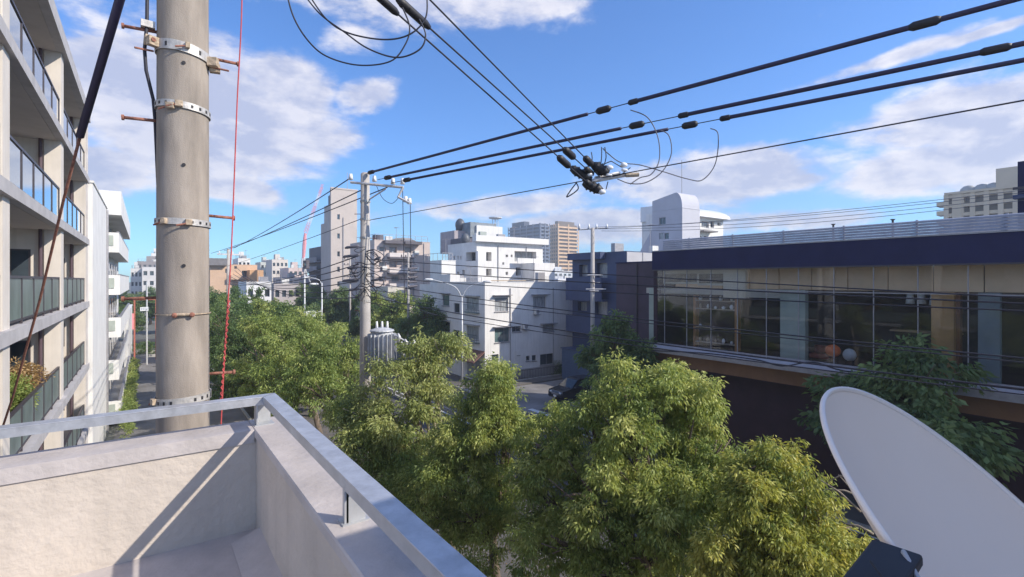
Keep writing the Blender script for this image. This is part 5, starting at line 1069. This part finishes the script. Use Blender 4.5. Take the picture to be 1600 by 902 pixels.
# ================================================================== TREES
def leaf_mesh(name, lobes, count, Ls, Ws, seed, pal, per=45, spread=.34, droop=.75, inner=.25, mids=0, mrad=.4):
    rng = np.random.default_rng(seed); nc = max(1, count//per); big = lobes; lobes = []
    for c, rr in big:                # every lobe breaks up into a core and smaller outer masses
        r3 = np.array(rr if isinstance(rr, (tuple, list)) else (rr, rr, rr), float); lobes.append((tuple(c), tuple(r3*.74)))
        for q_ in range(7):
            dq = rng.normal(size=3); dq[2] += .35; dq /= np.linalg.norm(dq); lobes.append((tuple(np.array(c)+dq*r3*rng.uniform(.62, .98)), tuple(r3*rng.uniform(.26, .46))))
    lob = np.array([[*c, *(r if isinstance(r, (tuple, list)) else (r, r, r))] for c, r in lobes], float)
    wgt = (lob[:, 3]*lob[:, 5]); wgt = wgt/wgt.sum(); li = rng.choice(len(lob), nc, p=wgt)
    dr = rng.normal(size=(nc, 3)); dr[:, 2] = dr[:, 2]+.25; dr /= np.linalg.norm(dr, axis=1)[:, None]
    rad_ = np.where(rng.random(nc) < inner, rng.uniform(.3, .85, nc), rng.uniform(.82, 1.08, nc))
    cc = lob[li, :3]+dr*lob[li, 3:]*rad_[:, None]
    if mids:                         # rosettes gather into boughs, with dark gaps between
        nm_ = max(4, nc//mids); pick = rng.integers(0, nc, nm_); mi = pick[rng.integers(0, nm_, nc)]
        of = rng.normal(size=(nc, 3)); of /= np.linalg.norm(of, axis=1)[:, None]; of[:, 2] = of[:, 2]*.85-.08
        cc = cc[mi]+of*(mrad*rng.random(nc)**.5*rng.uniform(.7, 1.2, nc))[:, None]; dr = dr[mi]*.6+of*.6; li = li[mi]; mt = rng.normal(0, .14, nc)[mi]
    else: mt = 0
    size = spread*rng.uniform(.6, 1.3, nc)
    ltone = rng.normal(0, .20, len(lob)); ctone = np.clip(rng.normal(.48, .15, nc)+ltone[li]*.7+mt, 0, 1)
    ci = np.repeat(np.arange(nc), per); n = len(ci)
    off = rng.normal(size=(n, 3)); off /= np.linalg.norm(off, axis=1)[:, None]; off[:, 2] *= .75
    org = cc[ci]+off*(size[ci]*rng.random(n)**.5)[:, None]
    d = dr[ci]*.45+off*.55+rng.normal(size=(n, 3))*.28; d[:, 2] -= droop; d /= np.linalg.norm(d, axis=1)[:, None]
    sd = np.cross(d, rng.normal(size=(n, 3))*.6+dr[ci]*.0+np.array([0, 0, .001])); sd /= np.linalg.norm(sd, axis=1)[:, None]+1e-9
    nm = np.cross(sd, d); Lh = Ls*rng.uniform(.65, 1.2, n)[:, None]; Wh = Ws*rng.uniform(.7, 1.2, n)[:, None]
    v = np.empty((n, 4, 3)); v[:, 0] = org; v[:, 1] = org+d*Lh*.45+sd*Wh*.5+nm*Wh*.15; v[:, 2] = org+d*Lh-nm*Lh*.12; v[:, 3] = org+d*Lh*.45-sd*Wh*.5+nm*Wh*.15
    me = bpy.data.meshes.new(name); me.vertices.add(n*4); me.vertices.foreach_set('co', v.reshape(-1)); me.loops.add(n*4); me.loops.foreach_set('vertex_index', np.arange(n*4, dtype=np.int32)); me.polygons.add(n); me.polygons.foreach_set('loop_start', np.arange(0, n*4, 4, dtype=np.int32)); me.polygons.foreach_set('loop_total', np.full(n, 4, dtype=np.int32)); me.update(); me.validate()
    A, B, Cc = [np.array(p) for p in pal]; t = np.clip(ctone[ci]*.75+rng.random(n)*.35-.05, 0, 1)[:, None]
    col = np.where(t < .5, A+(B-A)*t*2, B+(Cc-B)*(t-.5)*2); col *= rng.uniform(.85, 1.15, n)[:, None]
    at = me.attributes.new('tone', 'FLOAT_COLOR', 'POINT'); at.data.foreach_set('color', np.repeat(np.concatenate([col, np.ones((n, 1))], 1), 4, axis=0).astype(np.float32).reshape(-1))
    me.materials.append(leafm); return me
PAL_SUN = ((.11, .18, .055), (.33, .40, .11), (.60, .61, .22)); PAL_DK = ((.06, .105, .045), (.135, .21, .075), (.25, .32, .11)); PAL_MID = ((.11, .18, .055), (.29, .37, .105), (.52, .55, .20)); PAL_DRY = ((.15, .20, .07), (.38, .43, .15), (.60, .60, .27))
def tree(label, base, lobes, count, Ls, Ws, seed, pal, tr=.16, group='street trees', bm=None, forks=None, **kw):
    """lobes: (centre, radius) in metres; the trunk forks to every lobe."""
    base = Vector(base); t = thing('tree', label, 'tree', base, group); cen = sum((Vector(c) for c, r in lobes), Vector())/len(lobes)
    zf = base.z+min(2.2, (cen.z-base.z)*.5); fork = Vector((base.x*.8+cen.x*.2, base.y*.8+cen.y*.2, zf)); rnd = random.Random(seed)
    tk = obj('trunk', MB().tube([base, base.lerp(fork, .5)+Vector((.05, .03, 0)), fork], [tr*1.25, tr*.95, tr*.85], 12), bm or bark, t, True)
    for c, r in lobes:
        c = Vector(c); mid = fork.lerp(c, .5)+Vector((rnd.uniform(-.25, .25), rnd.uniform(-.25, .25), rnd.uniform(-.1, .3))); rr_ = r if not isinstance(r, (tuple, list)) else max(r)
        m_ = MB().tube(smoothpts([fork, mid, c, c+(c-fork).normalized()*rr_*.5], 4), [tr*.62*(1-i/13.5) for i in range(13)], 8)
        for k_ in range(5):
            s_ = mid.lerp(c, rnd.random()); e_ = c+Vector((rnd.uniform(-1, 1), rnd.uniform(-1, 1), rnd.uniform(-.4, .9)))*rr_*.8; m_.tube([s_, s_.lerp(e_, .5)+Vector((0, 0, .1)), e_], [tr*.22, tr*.15, tr*.06], 5)
        obj('limb', m_, bm or bark, t, True)
    me = leaf_mesh('crown', [(Vector(c)-base, r) for c, r in lobes], count, Ls, Ws, seed, pal, **kw); o = bpy.data.objects.new('crown', me); C.objects.link(o); o.parent = t; return t
def lob(x, y, d, rpx): return (P(x, y, d), rpx/FPX*d)
# the three bright trees below the terrace, each with an uneven crown
tree('tall sunlit tree with the broad crown in front of the dark street wall', (10.2, 7.6, .1), [lob(1035, 610, 12.2, 52), lob(980, 635, 12.0, 62), lob(1075, 650, 12.3, 58), lob(925, 665, 12.4, 52), lob(1010, 720, 11.5, 80), lob(1110, 715, 12.0, 58), lob(930, 780, 11.6, 72), lob(1060, 800, 11.0, 80), lob(885, 720, 12.8, 45), lob(1140, 790, 11.6, 60), lob(868, 672, 13.6, 30), lob(880, 850, 11.5, 50), lob(1010, 880, 10.8, 70), lob(848, 705, 13.2, 34), lob(845, 775, 12.6, 42), lob(850, 860, 12.0, 50), lob(940, 900, 11.2, 60)],
     105000, .115, .034, 11, PAL_SUN, tr=.2, per=30, spread=.17, inner=.2, mids=9, mrad=.40)
tree('yellowish sunlit tree just left of the satellite dish', (8.6, 4.2, .1), [lob(1198, 725, 9.6, 40), lob(1235, 765, 9.5, 50), lob(1180, 790, 9.4, 58), lob(1275, 815, 9.3, 48), lob(1230, 860, 9.0, 70), lob(1310, 862, 9.1, 50), lob(1160, 880, 9.2, 70), lob(1290, 920, 8.9, 60)],
     52000, .105, .032, 12, (PAL_SUN[0], (.36, .39, .09), (.62, .58, .16)), tr=.17, per=30, spread=.15, inner=.2, mids=9, mrad=.33)
tree('pointed green and gold tree left of the broad crown', (8.4, 12.4, .1), [lob(777, 585, 15.0, 20), lob(774, 605, 15.0, 30), lob(772, 630, 15.0, 40), lob(745, 655, 15.0, 42), lob(795, 660, 15.0, 40), lob(790, 690, 15.0, 38), lob(735, 700, 14.8, 48), lob(780, 760, 14.4, 48), lob(715, 765, 14.6, 50), lob(675, 750, 15, 38), lob(740, 815, 14.2, 52), lob(690, 815, 14.6, 42), lob(800, 830, 13.9, 35), lob(660, 800, 14.4, 36), lob(700, 700, 15.2, 34), lob(770, 880, 13.4, 42)],
     78000, .115, .034, 13, PAL_SUN, tr=.15, per=30, spread=.19, inner=.2, mids=8, mrad=.38)
tree('tall sparse olive-gold tree with pale bare limbs, below the finned transformer', (9.0, 16.2, .1), [lob(690, 548, 18.6, 32), lob(655, 560, 18.4, 34), lob(620, 590, 18, 34), lob(668, 600, 18, 34), lob(585, 612, 18, 34), lob(640, 640, 17.6, 34), lob(598, 660, 17.4, 40), lob(560, 650, 18, 32), lob(560, 700, 17, 34), lob(676, 585, 18.4, 22), lob(620, 705, 17, 34), lob(655, 690, 17.2, 22)],
     24000, .15, .048, 14, PAL_DRY, tr=.13, per=20, spread=.22, inner=.3, mids=11, mrad=.42, bm=barkpale)
tree('leafy green tree straight behind the handrail corner', (9.0, 25.5, .1), [lob(520, 560, 27, 42), lob(480, 560, 28, 45), lob(540, 600, 26, 42), lob(500, 620, 25, 50), lob(545, 650, 24, 35), lob(450, 600, 27, 40), lob(500, 580, 27, 50)],
     30000, .17, .055, 15, PAL_MID, tr=.18, per=26, spread=.26, mids=11, mrad=.6)
tree('rounded green tree left of the handrail corner with a sunny top', (8.6, 31.5, .1), [lob(440, 530, 33, 42), lob(400, 545, 33, 40), lob(470, 520, 35, 36), lob(420, 580, 31, 46), lob(460, 570, 31, 42), lob(385, 590, 31, 36), lob(500, 530, 35, 30)],
     28000, .19, .065, 16, PAL_MID, tr=.18, per=26, spread=.3, mids=11, mrad=.7)
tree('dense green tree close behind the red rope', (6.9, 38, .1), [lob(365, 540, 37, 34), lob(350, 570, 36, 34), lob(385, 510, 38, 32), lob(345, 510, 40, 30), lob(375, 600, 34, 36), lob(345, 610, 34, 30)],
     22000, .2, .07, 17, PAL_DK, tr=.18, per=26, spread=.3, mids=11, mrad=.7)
tree('low dark green tree tucked between the handrail and the pointed tree', (8.2, 14.4, .1), [lob(600, 690, 17.5, 36), lob(640, 715, 17, 40), lob(570, 670, 18.5, 34), lob(655, 760, 16, 42), lob(620, 760, 16.4, 36), lob(600, 730, 17, 34), lob(690, 820, 15.5, 40), lob(545, 640, 20, 30)],
     30000, .13, .042, 18, PAL_MID, tr=.14, per=26, spread=.22, mids=11, mrad=.5)
# a bank of farther street trees: one model copied at differing turns and sizes
def proto(label, pal, seed, X_, Y_, h, w, count=9000, L_=.30, group='street trees'):
    rnd = random.Random(seed); lobes = []
    for i in range(9):
        a = rnd.uniform(0, 6.28); r = rnd.uniform(.2, .62)*w; z = h*(.42+.42*rnd.random()); lobes.append(((X_+r*math.cos(a), Y_+r*math.sin(a), z), (w*rnd.uniform(.34, .5),)*2+(h*rnd.uniform(.14, .2),)))
    lobes.append(((X_, Y_, h*.82), (w*.42, w*.42, h*.17))); return tree(label, (X_, Y_, .1), lobes, count, L_, L_*.4, seed, pal, tr=.17, per=22, spread=.34, mids=7, mrad=.75, group=group)
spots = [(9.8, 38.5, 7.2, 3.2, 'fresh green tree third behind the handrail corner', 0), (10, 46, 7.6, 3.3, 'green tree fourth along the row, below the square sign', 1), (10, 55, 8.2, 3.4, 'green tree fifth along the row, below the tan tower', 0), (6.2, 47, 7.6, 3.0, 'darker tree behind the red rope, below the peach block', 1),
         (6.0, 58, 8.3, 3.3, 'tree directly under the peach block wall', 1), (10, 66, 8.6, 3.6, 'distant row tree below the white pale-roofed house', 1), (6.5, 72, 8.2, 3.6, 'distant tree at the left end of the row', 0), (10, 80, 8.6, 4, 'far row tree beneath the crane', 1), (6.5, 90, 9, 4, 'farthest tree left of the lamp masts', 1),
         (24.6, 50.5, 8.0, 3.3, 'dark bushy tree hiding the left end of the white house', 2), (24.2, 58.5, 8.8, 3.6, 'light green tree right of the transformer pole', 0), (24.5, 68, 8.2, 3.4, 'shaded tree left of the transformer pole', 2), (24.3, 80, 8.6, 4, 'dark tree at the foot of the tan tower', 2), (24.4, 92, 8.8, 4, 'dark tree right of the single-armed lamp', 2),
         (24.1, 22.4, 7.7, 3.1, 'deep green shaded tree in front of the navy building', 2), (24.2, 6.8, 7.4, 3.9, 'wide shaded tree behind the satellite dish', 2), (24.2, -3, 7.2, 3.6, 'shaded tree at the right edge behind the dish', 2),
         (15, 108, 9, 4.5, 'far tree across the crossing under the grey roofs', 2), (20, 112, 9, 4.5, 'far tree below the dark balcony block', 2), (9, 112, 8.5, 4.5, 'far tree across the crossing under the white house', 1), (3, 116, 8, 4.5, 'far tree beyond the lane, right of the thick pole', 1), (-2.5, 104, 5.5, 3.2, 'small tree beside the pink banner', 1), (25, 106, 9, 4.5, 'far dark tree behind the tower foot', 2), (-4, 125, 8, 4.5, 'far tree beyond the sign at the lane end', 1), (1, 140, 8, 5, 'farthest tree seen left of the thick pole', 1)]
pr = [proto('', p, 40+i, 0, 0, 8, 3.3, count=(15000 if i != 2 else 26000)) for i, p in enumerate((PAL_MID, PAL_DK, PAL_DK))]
pr_h = 8.0
for i, (x, y, h, w, lab, kind) in enumerate(spots):
    c_ = copy_tree(pr[kind]); c_.location = (x, y, .1); c_.scale = (w/3.3, w/3.3, h/pr_h*1.0); c_.rotation_euler = (0, 0, (i*2.4) % 6.28); c_['label'] = lab; c_['group'] = 'street trees'
for p in pr:
    for ch in [x for x in bpy.data.objects if x.parent == p]: bpy.data.objects.remove(ch)
    bpy.data.objects.remove(p)
# hedge, shrubs, undergrowth
def bush(name, label, cat, lobes, count, L_, pal, seed, parent=None, kind=None):
    base = Vector(lobes[0][0]); base.z = 0
    me = leaf_mesh(name, [(Vector(c)-(parent.location if parent else base), r) for c, r in lobes], count, L_, L_*.42, seed, pal, per=22, spread=.22, droop=.1, inner=.4); o = bpy.data.objects.new(name, me); C.objects.link(o)
    if parent: o.parent = parent; return o
    o.location = base
    if kind: o['kind'] = kind
    else: tag(o, label, cat)
    return o
bush('foliage', '', '', [((x, 83.5, .7), (1.0, 1.6, .9)) for x in (-.6, .8, 2.2, 3.6, 5.0)], 6000, .18, PAL_DK, 60, hg)
bush('shrub', 'green shrubs along the foot of the white apartment block', 'shrub', [((-1.0, y, .8), (.45, 1.6, 1.0)) for y in range(40, 70, 3)], 9000, .16, PAL_MID, 61)
bush('shrub', 'small round shrub by the iron fence of the white house', 'shrub', [(PY(872, 585, 40.6), .5), (PY(872, 575, 40.6), .6), (PY(868, 592, 40.6), .5)], 2500, .10, PAL_DK, 62)
bush('undergrowth', '', '', [((7.1+random.uniform(-.4, .4), 6+i*1.9, .3), (.7, 1.1, .45)) for i in range(34)]+[((2+random.random()*3.6, 24+random.random()*5, .2), (.8, .8, .3)) for i in range(6)], 30000, .12, PAL_MID, 63, kind='stuff')
# fallen leaves along the pavement
rng = np.random.default_rng(9); n = 9000; fx = np.where(rng.random(n) < .6, rng.normal(8.6, 1.6, n), rng.uniform(-1, 7, n)); fy = rng.uniform(4, 80, n); fm = MB()
for i in range(n):
    a = rng.uniform(0, 3.14); s_ = rng.uniform(.03, .06); z = (.135 if 8.0 < fx[i] < 11.9 else .115 if 6.1 < fx[i] <= 8.0 else .16 if 5.95 < fx[i] < 6.2 else .02); dx, dy = math.cos(a)*s_, math.sin(a)*s_
    fm.add([(fx[i]-dx, fy[i]-dy, z), (fx[i]+dy*.4, fy[i]-dx*.4, z+.01), (fx[i]+dx, fy[i]+dy, z), (fx[i]-dy*.4, fy[i]+dx*.4, z+.01)], [(0, 1, 2, 3)])
struct('fallen_leaves', fm, mat('dry_leaf', (.28, .17, .07), .8, .4, 5), 'stuff')
# potted plants on the balcony of the left building
zb2 = FL[1]
for i, (yy, s_, lab, pal) in enumerate(((18.9, 1.3, 'orange-leaved potted shrub on the lower left balcony', ((.20, .16, .06), (.46, .30, .13), (.62, .45, .24))), (17.9, 1.2, 'green potted plant below the orange shrub on the left balcony', PAL_MID))):
    t = thing('potted_plant', lab, 'plant', (LX-.55, yy, zb2)); obj('pot', MB().tube([(LX-.55, yy, zb2), (LX-.55, yy, zb2+.35)], [.14, .2], 12), mat('terracotta', (.35, .16, .09), .8, .1, 4), t, True)
    me = leaf_mesh('foliage', [(Vector((0, 0, .85+.25*(1-i))), (.32*s_, .42*s_, .48*s_)), (Vector((.1, .3, 1.15)), .4)], 3600, .09, .035, 70+i, pal, per=20, spread=.14, droop=.2); o = bpy.data.objects.new('foliage', me); C.objects.link(o); o.parent = t
# pedestrians-free lane details: drain covers
for i, (x, y) in enumerate(((4.9, 30), (4.9, 46), (4.9, 62))): o = struct('drain_cover', bx(x, y, .005, x+.5, y+.5, .012), alu)

# thin air haze over the whole place
hz = struct('haze', bx(-320, -60, -1.2, 480, 520, 75), mat('placeholder', (1, 1, 1)), 'stuff'); hm = bpy.data.materials.new('haze_air'); hm.use_nodes = True; ht = hm.node_tree; ht.nodes.clear()
pv = ht.nodes.new('ShaderNodeVolumePrincipled'); pv.inputs['Density'].default_value = .0009; pv.inputs['Color'].default_value = (.82, .88, .96, 1); pv.inputs['Anisotropy'].default_value = .2
ho = ht.nodes.new('ShaderNodeOutputMaterial'); ht.links.new(pv.outputs[0], ho.inputs['Volume']); hz.data.materials.clear(); hz.data.materials.append(hm)
